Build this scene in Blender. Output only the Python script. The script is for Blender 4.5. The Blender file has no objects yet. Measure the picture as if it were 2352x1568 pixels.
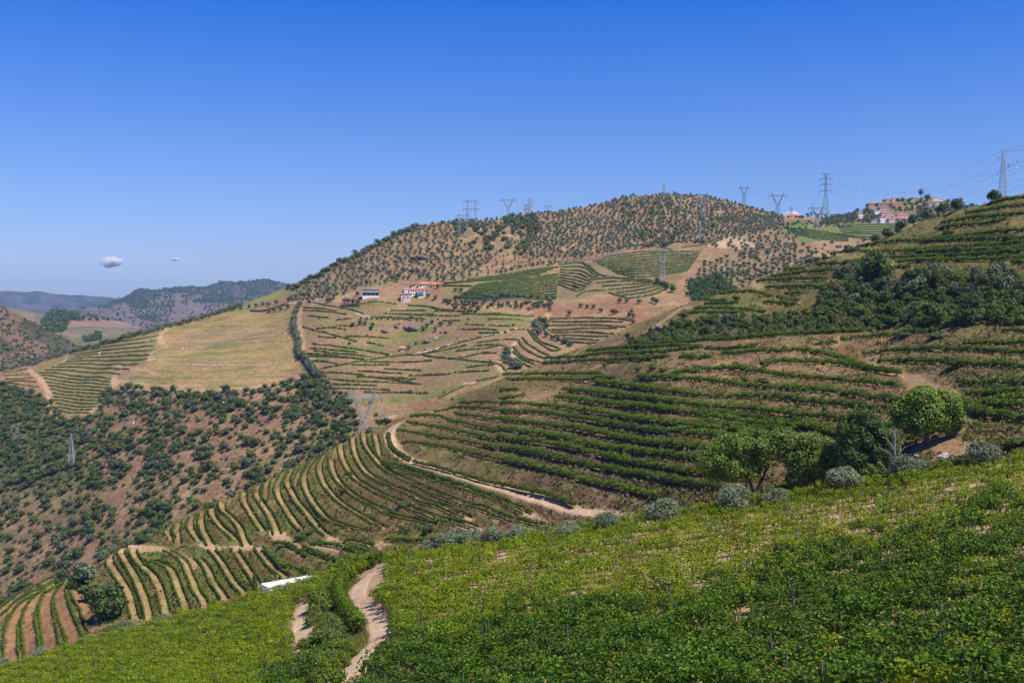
import bpy, math, random
import numpy as np
from mathutils import Vector, kdtree
PI = math.pi
random.seed(7)
sc = bpy.context.scene
COL = sc.collection

# ------------------------------------------------------------------ camera, sky, sun
F = 2287.0; CX = 1176.0; CY = 784.0; HORIZON = 700.0
PITCH = math.atan((CY - HORIZON) / F)
cam_d = bpy.data.cameras.new('camera'); cam = bpy.data.objects.new('camera', cam_d); COL.objects.link(cam)
cam_d.lens = 35.0; cam_d.sensor_width = 36.0; cam_d.clip_start = 0.5; cam_d.clip_end = 60000
cam.location = (0, 0, 0); cam.rotation_euler = (PI/2 - PITCH, 0, 0)
sc.camera = cam

SUN_AZ = math.radians(127); SUN_EL = math.radians(60)      # azimuth clockwise from +Y
SUN_DIR = Vector((math.sin(SUN_AZ)*math.cos(SUN_EL), math.cos(SUN_AZ)*math.cos(SUN_EL), math.sin(SUN_EL)))
w = bpy.data.worlds.new("World"); sc.world = w; w.use_nodes = True
nt = w.node_tree; nt.nodes.clear()
wo = nt.nodes.new('ShaderNodeOutputWorld'); bg = nt.nodes.new('ShaderNodeBackground')
sky = nt.nodes.new('ShaderNodeTexSky'); sky.sky_type = 'NISHITA'; sky.sun_disc = False
sky.sun_elevation = SUN_EL; sky.sun_rotation = SUN_AZ
sky.altitude = 400; sky.air_density = 1.0; sky.dust_density = 0.6; sky.ozone_density = 3.0
geo = nt.nodes.new('ShaderNodeNewGeometry'); sep = nt.nodes.new('ShaderNodeSeparateXYZ')
tc = nt.nodes.new('ShaderNodeTexCoord')
nt.links.new(tc.outputs['Generated'], sep.inputs[0])
ramp = nt.nodes.new('ShaderNodeValToRGB')
ramp.color_ramp.interpolation = 'B_SPLINE'
e = ramp.color_ramp.elements
SKY_TINT = [(0.0, (0.56, 0.64, 1.02)), (0.06, (0.59, 0.67, 1.02)), (0.14, (0.49, 0.64, 1.04)), (0.24, (0.23, 0.56, 1.18)), (0.33, (0.0, 0.43, 1.28)), (0.55, (0.0, 0.33, 1.05)), (0.9, (0.0, 0.22, 0.70))]
SKY_TINT = [(p, tuple(q/1.5 for q in c)) for p, c in SKY_TINT]      # the ramp clips at one; the factor is given back below
e[0].position = SKY_TINT[0][0]; e[0].color = SKY_TINT[0][1] + (1,)
e[1].position = SKY_TINT[-1][0]; e[1].color = SKY_TINT[-1][1] + (1,)
for p, c in SKY_TINT[1:-1]:
    q = e.new(p); q.color = c + (1,)
mulc = nt.nodes.new('ShaderNodeMix'); mulc.data_type = 'RGBA'; mulc.blend_type = 'MULTIPLY'; mulc.inputs[0].default_value = 1.0
nt.links.new(sep.outputs[2], ramp.inputs[0])
nt.links.new(sky.outputs[0], mulc.inputs[6]); nt.links.new(ramp.outputs[0], mulc.inputs[7])
gain = nt.nodes.new('ShaderNodeVectorMath'); gain.operation = 'SCALE'; gain.inputs['Scale'].default_value = 1.5
nt.links.new(mulc.outputs[2], gain.inputs[0]); nt.links.new(gain.outputs[0], bg.inputs[0]); bg.inputs[1].default_value = 0.11
nt.links.new(bg.outputs[0], wo.inputs[0])
sun_d = bpy.data.lights.new('sun', 'SUN'); sun = bpy.data.objects.new('sun', sun_d); COL.objects.link(sun)
sun_d.energy = 5.0; sun_d.angle = math.radians(0.5); sun_d.color = (1.0, 0.93, 0.80)
sun.rotation_euler = SUN_DIR.to_track_quat('Z', 'Y').to_euler()
sc.view_settings.view_transform = 'Standard'; sc.view_settings.look = 'None'
sc.view_settings.gamma = 1.0; sc.view_settings.exposure = 0.32; sc.view_settings.use_curve_mapping = False
sc.cycles.max_bounces = 8; sc.cycles.transparent_max_bounces = 4; sc.cycles.volume_bounces = 6

# ------------------------------------------------------------------ helpers
cp, sp = math.cos(PITCH), math.sin(PITCH)
def ray(u, v):
    a = (np.asarray(u, float) - CX) / F; c = (CY - np.asarray(v, float)) / F
    y = cp + sp * c; z = -sp + cp * c
    return a / y, z / y                                   # per metre of forward distance

def crop(x0, y0, wd, full=2352):
    k = wd / full / 1.7415; ox, oy = x0 / 1.7415, y0 / 1.7415
    return lambda pts: [(ox + k * x, oy + k * y) for x, y in pts]
c5 = crop(0, 1600, 1300); c6 = crop(1000, 1600, 1300); c7 = crop(2796, 1400, 1300); c8 = crop(900, 2000, 1100)
cL = crop(0, 2200, 1100); r1 = crop(0, 1000, 1100); r2 = crop(1000, 700, 1100); r3 = crop(2000, 700, 1100); r4 = crop(2996, 550, 1100)
g8 = crop(1100, 1100, 1200); x1 = crop(2600, 1000, 1496); x2 = crop(2000, 1250, 1500)
q6 = crop(2000, 2000, 1300); h2 = crop(1400, 1080, 400); v5 = crop(3380, 730, 500); p3 = crop(1750, 760, 500); p4 = crop(2600, 680, 800)

def vnoise(x, y, seed=0):
    x = np.asarray(x, float); y = np.asarray(y, float)
    xi = np.floor(x).astype(np.int64); yi = np.floor(y).astype(np.int64); xf = x - xi; yf = y - yi
    xf = xf*xf*(3-2*xf); yf = yf*yf*(3-2*yf)
    def h(i, j):
        n = (i * 374761393 + j * 668265263 + seed * 1442695041) & 0xFFFFFFFF
        n = ((n ^ (n >> 13)) * 1274126177) & 0xFFFFFFFF
        return ((n ^ (n >> 16)) & 0xFFFF) / 65535.0
    return (h(xi, yi)*(1-xf) + h(xi+1, yi)*xf)*(1-yf) + (h(xi, yi+1)*(1-xf) + h(xi+1, yi+1)*xf)*yf
def fbm(x, y, s, seed=0, o=4):
    t = 0; a = 0.5; n = 0
    for i in range(o):
        t = t + a * vnoise(np.asarray(x)/s, np.asarray(y)/s, seed + i); n += a; a *= .5; s *= .5
    return t / n

def inpoly(u, v, poly):
    u = np.asarray(u); v = np.asarray(v); r = np.zeros(u.shape, bool)
    n = len(poly)
    for i in range(n):
        ax, ay = poly[i]; bx, by = poly[(i+1) % n]
        if ay == by: continue
        c = ((ay > v) != (by > v)) & (u < (bx-ax)*(v-ay)/(by-ay)+ax)
        r ^= c
    return r

def smooth(pts, step=6.0):
    P = np.array(pts, float)
    if len(P) < 3:
        n = max(2, int(np.hypot(*(P[1]-P[0]))/step)+1); t = np.linspace(0, 1, n)[:, None]
        return P[0]*(1-t)+P[-1]*t
    Q = np.vstack([2*P[0]-P[1], P, 2*P[-1]-P[-2]]); out = []
    for i in range(1, len(Q)-2):
        p0, p1, p2_, p3_ = Q[i-1], Q[i], Q[i+1], Q[i+2]
        n = max(2, int(np.hypot(*(p2_-p1))/step)+1)
        t = np.linspace(0, 1, n, endpoint=False)[:, None]
        out.append(.5*((2*p1)+(-p0+p2_)*t+(2*p0-5*p1+4*p2_-p3_)*t*t+(-p0+3*p1-3*p2_+p3_)*t**3))
    out.append(P[-1:]); return np.vstack(out)
def resample(pts, n):
    P = smooth(pts); d = np.r_[0, np.cumsum(np.hypot(*np.diff(P, axis=0).T))]; s = np.linspace(0, d[-1], n)
    return np.c_[np.interp(s, d, P[:, 0]), np.interp(s, d, P[:, 1])]
def family(A, B, n, ends=True):
    a = resample(A, 24); b = resample(B, 24)
    ts = np.linspace(0, 1, n) if ends else np.linspace(0, 1, n+1)[1:]
    return [[tuple(q) for q in (a*(1-t)+b*t)] for t in ts]

# ---- materials
MATS = {}
def newmat(name):
    m = bpy.data.materials.new(name); m.use_nodes = True; t = m.node_tree; t.nodes.clear()
    o = t.nodes.new('ShaderNodeOutputMaterial'); return m, t, o
def simple(name, color, rough=0.8, metal=0.0, var=0.12, scale=3.0):
    if name in MATS: return MATS[name]
    m, t, o = newmat(name); b = t.nodes.new('ShaderNodeBsdfPrincipled')
    b.inputs['Roughness'].default_value = rough; b.inputs['Metallic'].default_value = metal
    co = t.nodes.new('ShaderNodeTexCoord'); n = t.nodes.new('ShaderNodeTexNoise'); n.inputs['Scale'].default_value = scale; n.inputs['Detail'].default_value = 6
    t.links.new(co.outputs['Object'], n.inputs['Vector'])
    r = t.nodes.new('ShaderNodeMapRange'); r.inputs[3].default_value = 1-var*1.6; r.inputs[4].default_value = 1+var*1.6
    t.links.new(n.outputs[0], r.inputs[0])
    mx = t.nodes.new('ShaderNodeVectorMath'); mx.operation = 'SCALE'; mx.inputs[0].default_value = color
    t.links.new(r.outputs[0], mx.inputs['Scale']); t.links.new(mx.outputs[0], b.inputs['Base Color'])
    t.links.new(b.outputs[0], o.inputs[0]); MATS[name] = m; return m
def leafmat(name, cols, transl=0.25, rough=0.55):
    """cols: list of (pos, rgb) picked at random per leaf"""
    if name in MATS: return MATS[name]
    m, t, o = newmat(name); b = t.nodes.new('ShaderNodeBsdfPrincipled'); b.inputs['Roughness'].default_value = rough
    b.inputs['Specular IOR Level'].default_value = 0.2
    g = t.nodes.new('ShaderNodeNewGeometry'); oi = t.nodes.new('ShaderNodeObjectInfo')
    rp = t.nodes.new('ShaderNodeValToRGB'); rp.color_ramp.interpolation = 'LINEAR'
    el = rp.color_ramp.elements; el[0].position = cols[0][0]; el[0].color = cols[0][1]+(1,); el[1].position = cols[-1][0]; el[1].color = cols[-1][1]+(1,)
    for p, c in cols[1:-1]:
        k = el.new(p); k.color = c+(1,)
    t.links.new(g.outputs['Random Per Island'], rp.inputs[0])
    mr = t.nodes.new('ShaderNodeMapRange'); mr.inputs[3].default_value = 0.8; mr.inputs[4].default_value = 1.22
    t.links.new(oi.outputs['Random'], mr.inputs[0])
    sc_ = t.nodes.new('ShaderNodeVectorMath'); sc_.operation = 'SCALE'
    t.links.new(rp.outputs[0], sc_.inputs[0]); t.links.new(mr.outputs[0], sc_.inputs['Scale'])
    tr = t.nodes.new('ShaderNodeBsdfTranslucent'); mx = t.nodes.new('ShaderNodeMixShader'); mx.inputs[0].default_value = transl
    t.links.new(sc_.outputs[0], b.inputs['Base Color']); t.links.new(sc_.outputs[0], tr.inputs[0])
    t.links.new(b.outputs[0], mx.inputs[1]); t.links.new(tr.outputs[0], mx.inputs[2]); t.links.new(mx.outputs[0], o.inputs[0])
    MATS[name] = m; return m
def groundmat(name, detail=1.0, stones=True, bump=0.4):
    """vertex colour of the soil / grass, broken up by noise at several scales (metres)"""
    m, t, o = newmat(name); b = t.nodes.new('ShaderNodeBsdfPrincipled'); b.inputs['Roughness'].default_value = 0.95; b.inputs['Specular IOR Level'].default_value = 0.1
    at = t.nodes.new('ShaderNodeAttribute'); at.attribute_name = 'Col'
    co = t.nodes.new('ShaderNodeTexCoord')
    def noise(scale, det, rough=.6):
        n = t.nodes.new('ShaderNodeTexNoise'); n.inputs['Scale'].default_value = scale; n.inputs['Detail'].default_value = det; n.inputs['Roughness'].default_value = rough
        t.links.new(co.outputs['Object'], n.inputs['Vector']); return n
    n1 = noise(0.9/detail, 8, .7); n2 = noise(0.06/detail, 6); n3 = noise(3.5/detail, 4, .8)
    r1_ = t.nodes.new('ShaderNodeMapRange'); r1_.inputs[1].default_value = .3; r1_.inputs[2].default_value = .7; r1_.inputs[3].default_value = .55; r1_.inputs[4].default_value = 1.45
    t.links.new(n1.outputs[0], r1_.inputs[0])
    r2_ = t.nodes.new('ShaderNodeMapRange'); r2_.inputs[1].default_value = .3; r2_.inputs[2].default_value = .7; r2_.inputs[3].default_value = .82; r2_.inputs[4].default_value = 1.18
    t.links.new(n2.outputs[0], r2_.inputs[0])
    mu = t.nodes.new('ShaderNodeMath'); mu.operation = 'MULTIPLY'; t.links.new(r1_.outputs[0], mu.inputs[0]); t.links.new(r2_.outputs[0], mu.inputs[1])
    s = t.nodes.new('ShaderNodeVectorMath'); s.operation = 'SCALE'; t.links.new(at.outputs['Color'], s.inputs[0]); t.links.new(mu.outputs[0], s.inputs['Scale'])
    # dry weeds: speckles of straw and dull green
    r3_ = t.nodes.new('ShaderNodeMapRange'); r3_.inputs[1].default_value = .56; r3_.inputs[2].default_value = .66
    t.links.new(n3.outputs[0], r3_.inputs[0])
    cr = t.nodes.new('ShaderNodeValToRGB'); cr.color_ramp.elements[0].color = (.30, .21, .10, 1); cr.color_ramp.elements[1].color = (.09, .11, .03, 1)
    cr.color_ramp.elements[0].position = .42; cr.color_ramp.elements[1].position = .58
    n4 = noise(.25/detail, 3); t.links.new(n4.outputs[0], cr.inputs[0])
    hm = t.nodes.new('ShaderNodeMath'); hm.operation = 'MULTIPLY'; hm.inputs[1].default_value = .55; t.links.new(r3_.outputs[0], hm.inputs[0])
    al = t.nodes.new('ShaderNodeMath'); al.operation = 'MULTIPLY'; t.links.new(hm.outputs[0], al.inputs[0]); t.links.new(at.outputs['Alpha'], al.inputs[1])
    mx = t.nodes.new('ShaderNodeMix'); mx.data_type = 'RGBA'; t.links.new(al.outputs[0], mx.inputs[0]); t.links.new(s.outputs[0], mx.inputs[6]); t.links.new(cr.outputs[0], mx.inputs[7])
    t.links.new(mx.outputs[2], b.inputs['Base Color'])
    bp = t.nodes.new('ShaderNodeBump'); bp.inputs['Strength'].default_value = bump; bp.inputs['Distance'].default_value = .5*detail
    t.links.new(n1.outputs[0], bp.inputs['Height']); t.links.new(bp.outputs[0], b.inputs['Normal'])
    t.links.new(b.outputs[0], o.inputs[0]); return m

# ---- mesh from arrays
def npmesh(name, V, faces, mats, midx=None, smooth_sh=False, col=None):
    me = bpy.data.meshes.new(name); V = np.asarray(V, np.float32)
    me.vertices.add(len(V)); me.vertices.foreach_set('co', V.ravel())
    groups = faces if isinstance(faces, list) else [faces]
    groups = [g for g in groups if len(g)]
    nl = sum(g.size for g in groups); nf = sum(len(g) for g in groups)
    me.loops.add(nl); me.polygons.add(nf)
    li = np.concatenate([g.ravel() for g in groups]).astype(np.int32)
    tot = np.concatenate([np.full(len(g), g.shape[1]) for g in groups]).astype(np.int32)
    st = np.r_[0, np.cumsum(tot)[:-1]].astype(np.int32)
    me.loops.foreach_set('vertex_index', li); me.polygons.foreach_set('loop_start', st); me.polygons.foreach_set('loop_total', tot)
    if midx is not None: me.polygons.foreach_set('material_index', np.asarray(midx, np.int32))
    me.polygons.foreach_set('use_smooth', np.full(nf, smooth_sh))
    for m in (mats if isinstance(mats, (list, tuple)) else [mats]): me.materials.append(m)
    if col is not None:
        a = me.color_attributes.new('Col', 'FLOAT_COLOR', 'POINT'); a.data.foreach_set('color', np.asarray(col, np.float32).ravel())
    me.update(calc_edges=True); return me
class Geo:
    """collects vertices and quads / tris with a material slot each"""
    def __init__(s): s.V = []; s.Q = []; s.T = []; s.qm = []; s.tm = []; s.n = 0
    def add(s, V, Fa, m=0):
        V = np.asarray(V, float).reshape(-1, 3); Fa = np.asarray(Fa, np.int64); s.V.append(V)
        if Fa.shape[1] == 4: s.Q.append(Fa+s.n); s.qm.append(np.full(len(Fa), m))
        else: s.T.append(Fa+s.n); s.tm.append(np.full(len(Fa), m))
        s.n += len(V); return s
    def box(s, x0, x1, y0, y1, z0, z1, m=0):
        V = [(x, y, z) for z in (z0, z1) for x, y in ((x0, y0), (x1, y0), (x1, y1), (x0, y1))]
        return s.add(V, [(0, 3, 2, 1), (4, 5, 6, 7), (0, 1, 5, 4), (1, 2, 6, 5), (2, 3, 7, 6), (3, 0, 4, 7)], m)
    def tube(s, pts, rad, k=6, m=0):
        P = np.asarray(pts, float); n = len(P); rad = np.broadcast_to(rad, (n,)).astype(float)
        T = np.gradient(P, axis=0); T /= np.linalg.norm(T, axis=1)[:, None]+1e-9
        ref = np.where(np.abs(T[:, 2:3]) > .9, np.array([[1., 0, 0]]), np.array([[0, 0, 1.]]))
        A = np.cross(T, ref); A /= np.linalg.norm(A, axis=1)[:, None]; B = np.cross(T, A)
        an = np.arange(k)*2*PI/k
        R = P[:, None]+rad[:, None, None]*(np.cos(an)[None, :, None]*A[:, None]+np.sin(an)[None, :, None]*B[:, None])
        V = R.reshape(-1, 3); Fa = []
        for i in range(n-1):
            for j in range(k): Fa.append((i*k+j, i*k+(j+1) % k, (i+1)*k+(j+1) % k, (i+1)*k+j))
        s.add(V, Fa, m)
        c0 = s.n
        s.add(np.vstack([R[0], R[-1], P[:1], P[-1:]]), [(j, (j+1) % k, 2*k) for j in range(k)]+[(k+(j+1) % k, k+j, 2*k+1) for j in range(k)], m)
        return s
    def leaves(s, C, N, size, rng, m=0, aspect=.8):
        n = len(C)
        if n == 0: return s
        r = rng.normal(size=(n, 3)); T = np.cross(N, r); T /= np.linalg.norm(T, axis=1)[:, None]+1e-9
        B = np.cross(N, T); sz = (np.broadcast_to(size, (n,))*rng.uniform(.7, 1.3, n))[:, None]
        V = np.stack([C-T*sz*.5, C+B*sz*.4*aspect, C+T*sz*.5, C-B*sz*.4*aspect], 1).reshape(-1, 3)
        Fa = np.arange(n*4).reshape(n, 4)
        return s.add(V, Fa, m)
    def mesh(s, name, mats, smooth_sh=False):
        V = np.vstack(s.V); gs = []; mi = []
        if s.Q: gs.append(np.vstack(s.Q)); mi.append(np.concatenate(s.qm))
        if s.T: gs.append(np.vstack(s.T)); mi.append(np.concatenate(s.tm))
        return npmesh(name, V, gs, mats, np.concatenate(mi), smooth_sh)

def link(name, me, parent=None, loc=None, rz=None, scale=None):
    o = bpy.data.objects.new(name, me); COL.objects.link(o)
    if parent is not None: o.parent = parent
    if loc is not None: o.location = tuple(float(c) for c in loc)
    if rz is not None: o.rotation_euler = (0, 0, rz)
    if scale is not None: o.scale = scale if isinstance(scale, (tuple, list)) else (scale,)*3
    return o
def tag(o, label, cat, group=None):
    o['label'] = label; o['category'] = cat
    if group: o['group'] = group
    return o
def thing(name, label, cat, loc, group=None, rz=0, scale=1.0):
    return tag(link(name, None, None, loc, rz, scale), label, cat, group)
def struct(name, me, kind='structure', label=None):
    o = link(name, me); o['kind'] = kind
    if label: o['label'] = label
    return o
ORD = ['first', 'second', 'third', 'fourth', 'fifth', 'sixth', 'seventh', 'eighth', 'ninth', 'tenth', 'eleventh', 'twelfth', 'thirteenth', 'fourteenth', 'fifteenth', 'sixteenth', 'seventeenth', 'eighteenth', 'nineteenth', 'twentieth']
def ordn(i):
    if i < 20: return ORD[i]
    t = ['twenty', 'thirty', 'forty', 'fifty', 'sixty', 'seventy', 'eighty', 'ninety'][(i+1)//10-2]
    r = (i+1) % 10
    if r == 0: return {'twenty': 'twentieth', 'thirty': 'thirtieth', 'forty': 'fortieth', 'fifty': 'fiftieth', 'sixty': 'sixtieth', 'seventy': 'seventieth', 'eighty': 'eightieth', 'ninety': 'ninetieth'}[t]
    return t+'-'+ORD[r-1]

# ------------------------------------------------------------------ terrain sheets
class Sheet:
    def __init__(s, ctrl, top, bottom, u0, u1, nu, nw, rough=(0, 1)):
        C = np.array(ctrl, float); s.c = C[:, :2]/500.0; n = len(C)
        d = np.linalg.norm(s.c[:, None]-s.c[None], axis=2); K = d*d*np.log(d+1e-9)
        K += np.eye(n)*2e-3
        Pm = np.c_[np.ones(n), s.c]; A = np.block([[K, Pm], [Pm.T, np.zeros((3, 3))]])
        s.w = np.linalg.solve(A, np.r_[np.log(C[:, 2]), 0, 0, 0])
        s.top = np.array(top, float); s.bot = np.array(bottom, float); s.u0, s.u1, s.nu, s.nw = u0, u1, nu, nw
        s.rough = rough; s.kd = None; s.amp = .27
    def r(s, u, v):
        q = np.c_[np.ravel(u), np.ravel(v)]/500.0; out = np.empty(len(q))
        for i in range(0, len(q), 50000):
            p = q[i:i+50000]; d = np.linalg.norm(p[:, None]-s.c[None], axis=2)
            out[i:i+50000] = (d*d*np.log(d+1e-9)) @ s.w[:-3]+s.w[-3]+p @ s.w[-2:]
        return np.exp(out).reshape(np.shape(u))
    def topv(s, u): return np.interp(u, s.top[:, 0], s.top[:, 1])
    def base(s, u, v):
        r = s.r(u, v); a, b = ray(u, v); return np.stack([a*r, r+0*a, b*r], -1)
    def terr(s, P):
        """terrace relief: benches cut into the slope along the vine rows"""
        z = (fbm(P[..., 0], P[..., 1], s.rough[1], 3)-.5)*s.rough[0] if s.rough[0] else np.zeros(P.shape[:-1])
        return z
    def setlines(s, lines, w):
        pts = []; nr = []
        for L in lines:
            L = smooth(L, 4); P = s.base(L[:, 0], L[:, 1])
            if len(P) < 3: continue
            T = np.gradient(P[:, :2], axis=0); T /= np.linalg.norm(T, axis=1)[:, None]+1e-9
            up = s.base(L[:, 0], L[:, 1]-2.0)
            Nn = np.c_[-T[:, 1], T[:, 0]]
            # uphill side: where z grows
            g = (up-P); sg = np.sign((g[:, 0]*Nn[:, 0]+g[:, 1]*Nn[:, 1])*np.where(np.abs(g[:, 2]) < 1e-6, 1, np.sign(g[:, 2])))
            Nn = Nn*sg[:, None]
            pts.append(P[:, :2]); nr.append(Nn)
        s.lp = np.vstack(pts); s.ln = np.vstack(nr); s.kd = kdtree.KDTree(len(s.lp)); s.bw = w
        for i, p in enumerate(s.lp): s.kd.insert((p[0], p[1], 0), i)
        s.kd.balance()
    def bench(s, X):
        """signed distance to the nearest bench centre, X (n,2)"""
        n = len(X); d = np.full(n, 99.0); 
        f = s.kd.find
        for i in range(n):
            co, j, dd = f((X[i, 0], X[i, 1], 0))
            if dd < 12: 
                q = (X[i, 0]-s.lp[j, 0])*s.ln[j, 0]+(X[i, 1]-s.lp[j, 1])*s.ln[j, 1]
                d[i] = dd if q >= 0 else -dd
        return d
    def off(s, P, d):
        z = s.terr(P)
        if d is not None:
            w = s.bw; a = np.abs(d); prof = np.where(a < w, a/w, np.clip(1-(a-w)/(w*1.6), 0, 1))
            z = z-np.sign(d)*prof*s.bw*s.amp
        return z
    def pos(s, u, v):
        u = np.atleast_1d(np.asarray(u, float)); v = np.atleast_1d(np.asarray(v, float))
        P = s.base(u, v); d = s.bench(P[:, :2]) if s.kd else None
        P[:, 2] += s.off(P, d); return P
    def build(s, name, mat, colour, back=(3, 60, .5), label=None):
        us = np.linspace(s.u0, s.u1, s.nu); ws = np.linspace(0, 1, s.nw)
        U = np.broadcast_to(us[:, None], (s.nu, s.nw)); tv = s.topv(us)[:, None]; bv = np.interp(us, s.bot[:, 0], s.bot[:, 1])[:, None]
        Vv = bv+(tv-bv)*ws[None, :]
        P = s.base(U, Vv).reshape(-1, 3); d = s.bench(P[:, :2]) if s.kd else None
        P[:, 2] += s.off(P, d)
        C = colour(U.ravel(), Vv.ravel(), P, d)
        P = P.reshape(s.nu, s.nw, 3); C = C.reshape(s.nu, s.nw, 4)
        # the hill goes on over its crest and falls away behind
        crest = P[:, -1]; rows = []; cc = []
        D = np.stack([crest[:, 0]/crest[:, 1], np.ones(s.nu), np.zeros(s.nu)], 1); D /= np.linalg.norm(D, axis=1)[:, None]
        nb, stp, sl = back
        base_slope = crest[:, 2]/crest[:, 1]
        for k in range(1, nb+1):
            dist = stp*k; q = crest+D*dist; q[:, 2] = crest[:, 2]+np.minimum(base_slope, .02)*dist-sl*dist*(k/nb)-.02*dist-.3
            rows.append(q); cc.append(C[:, -1])
        P = np.concatenate([P]+[q[:, None] for q in rows], 1); C = np.concatenate([C]+[q[:, None] for q in cc], 1)
        n2 = s.nw+nb; idx = np.arange(s.nu*n2).reshape(s.nu, n2)
        Q = np.stack([idx[:-1, :-1], idx[1:, :-1], idx[1:, 1:], idx[:-1, 1:]], -1).reshape(-1, 4)
        o = struct(name, npmesh(name, P.reshape(-1, 3), Q, mat, None, True, C.reshape(-1, 4)), label=label)
        return o


# colours of real surfaces (linear base colours)
SOIL = (.285, .165, .092); REDSOIL = (.255, .130, .075); TAN = (.46, .32, .20); STRAW = (.37, .245, .105); OLIVEGRASS = (.20, .185, .055)
GREEN = (.085, .125, .028); PALEG = (.24, .235, .065); STONE = (.20, .15, .12); DRYBROWN = (.24, .145, .075); LIGHT = (.60, .52, .42)
def mixc(C, m, col):
    m = np.clip(m, 0, 1)[:, None]; C[:, :3] = C[:, :3]*(1-m)+np.array(col)[None]*m
def feather(u, v, poly, warp=8, seed=0, s=22):
    uu = u+(fbm(u, v, s, seed)-.5)*warp*2; vv = v+(fbm(u, v, s, seed+9)-.5)*warp*1.2
    return inpoly(uu, vv, poly).astype(float)
def nearline(P, sheet, lines, width):
    """mask of a trodden track of the given real width along traced lines"""
    pts = []
    for L in lines:
        L = smooth(L, 2); Q = sheet.base(L[:, 0], L[:, 1]); pts.append(Q[:, :2])
    Q = np.vstack(pts); kd = kdtree.KDTree(len(Q))
    for i, p in enumerate(Q): kd.insert((p[0], p[1], 0), i)
    kd.balance(); lo = Q.min(0)-6; hi = Q.max(0)+6
    m = np.zeros(len(P)); sel = np.where((P[:, 0] > lo[0]) & (P[:, 0] < hi[0]) & (P[:, 1] > lo[1]) & (P[:, 1] < hi[1]))[0]
    for i in sel:
        d = kd.find((P[i, 0], P[i, 1], 0))[2]; m[i] = 1-min(1, max(0, (d-width*.5)/(width*.35)))
    return m

# ---- foreground slope
A_TOP = [(-400, 1660), (0, 1545), (150, 1500), (300, 1455), (450, 1418), (600, 1378), (700, 1345), (800, 1305), (900, 1290), (1000, 1272), (1100, 1262), (1200, 1252), (1300, 1238), (1400, 1228), (1480, 1215), (1600, 1200), (1700, 1182), (1800, 1160), (1900, 1140), (2000, 1122), (2100, 1100), (2200, 1080), (2352, 1052), (2750, 970)]
A = Sheet([(1176, 1568, 58), (1700, 1568, 45), (2352, 1568, 36), (0, 1568, 138), (300, 1568, 108), (600, 1568, 84), (2352, 1300, 62), (1800, 1350, 72), (2352, 1052, 108), (1176, 1253, 118), (900, 1290, 122), (600, 1378, 134), (300, 1455, 146), (0, 1545, 152), (1176, 1400, 82), (700, 1450, 104), (1700, 1182, 112), (2750, 1500, 38), (-400, 1660, 158), (1176, 1800, 40), (2352, 1800, 26)],
          A_TOP, [(-400, 1720), (0, 1700), (600, 1760), (1176, 1800), (2352, 1820), (2750, 1820)], -400, 2750, 330, 150, (.35, 9))
PATH2_L = c8([(1330, 575), (1240, 620), (1150, 690), (1080, 750), (1035, 830), (1060, 930), (1130, 1040), (1200, 1110), (1225, 1180), (1200, 1250), (1130, 1310), (1030, 1400), (950, 1560)])+[(758, 1600), (735, 1680), (715, 1760)]
PATH2_R = c8([(1385, 590), (1265, 650), (1225, 740), (1220, 850), (1300, 930), (1390, 1000), (1450, 1070), (1430, 1150), (1380, 1200), (1290, 1290), (1265, 1370), (1180, 1470), (1080, 1560)])+[(796, 1600), (785, 1680), (775, 1760)]
PATH1_L = c8([(770, 820), (680, 870), (600, 940), (565, 1010), (555, 1080), (548, 1150), (560, 1200), (595, 1270), (640, 1380)])
PATH1_R = c8([(800, 850), (770, 930), (770, 1000), (790, 1060), (760, 1110), (750, 1150), (740, 1200), (720, 1260), (660, 1380)])
def strip_poly(L, R): return [tuple(p) for p in L]+[tuple(p) for p in R[::-1]]
def colA(u, v, P, d):
    C = np.ones((len(u), 4)); C[:, :3] = np.array((.40, .265, .165)); n = fbm(P[:, 0], P[:, 1], 5, 2)
    mixc(C, (n-.55)*4, (.34, .23, .11))
    mid = inpoly(u, v, strip_poly(PATH1_R, PATH2_L)); mixc(C, mid*.85, (.15, .15, .05))
    return C
gA = groundmat('vineyard_soil', .35, bump=.5)
A.build('ground', gA, colA, (12, 9, .55), 'dry tan soil of the near vineyard slope')

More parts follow.
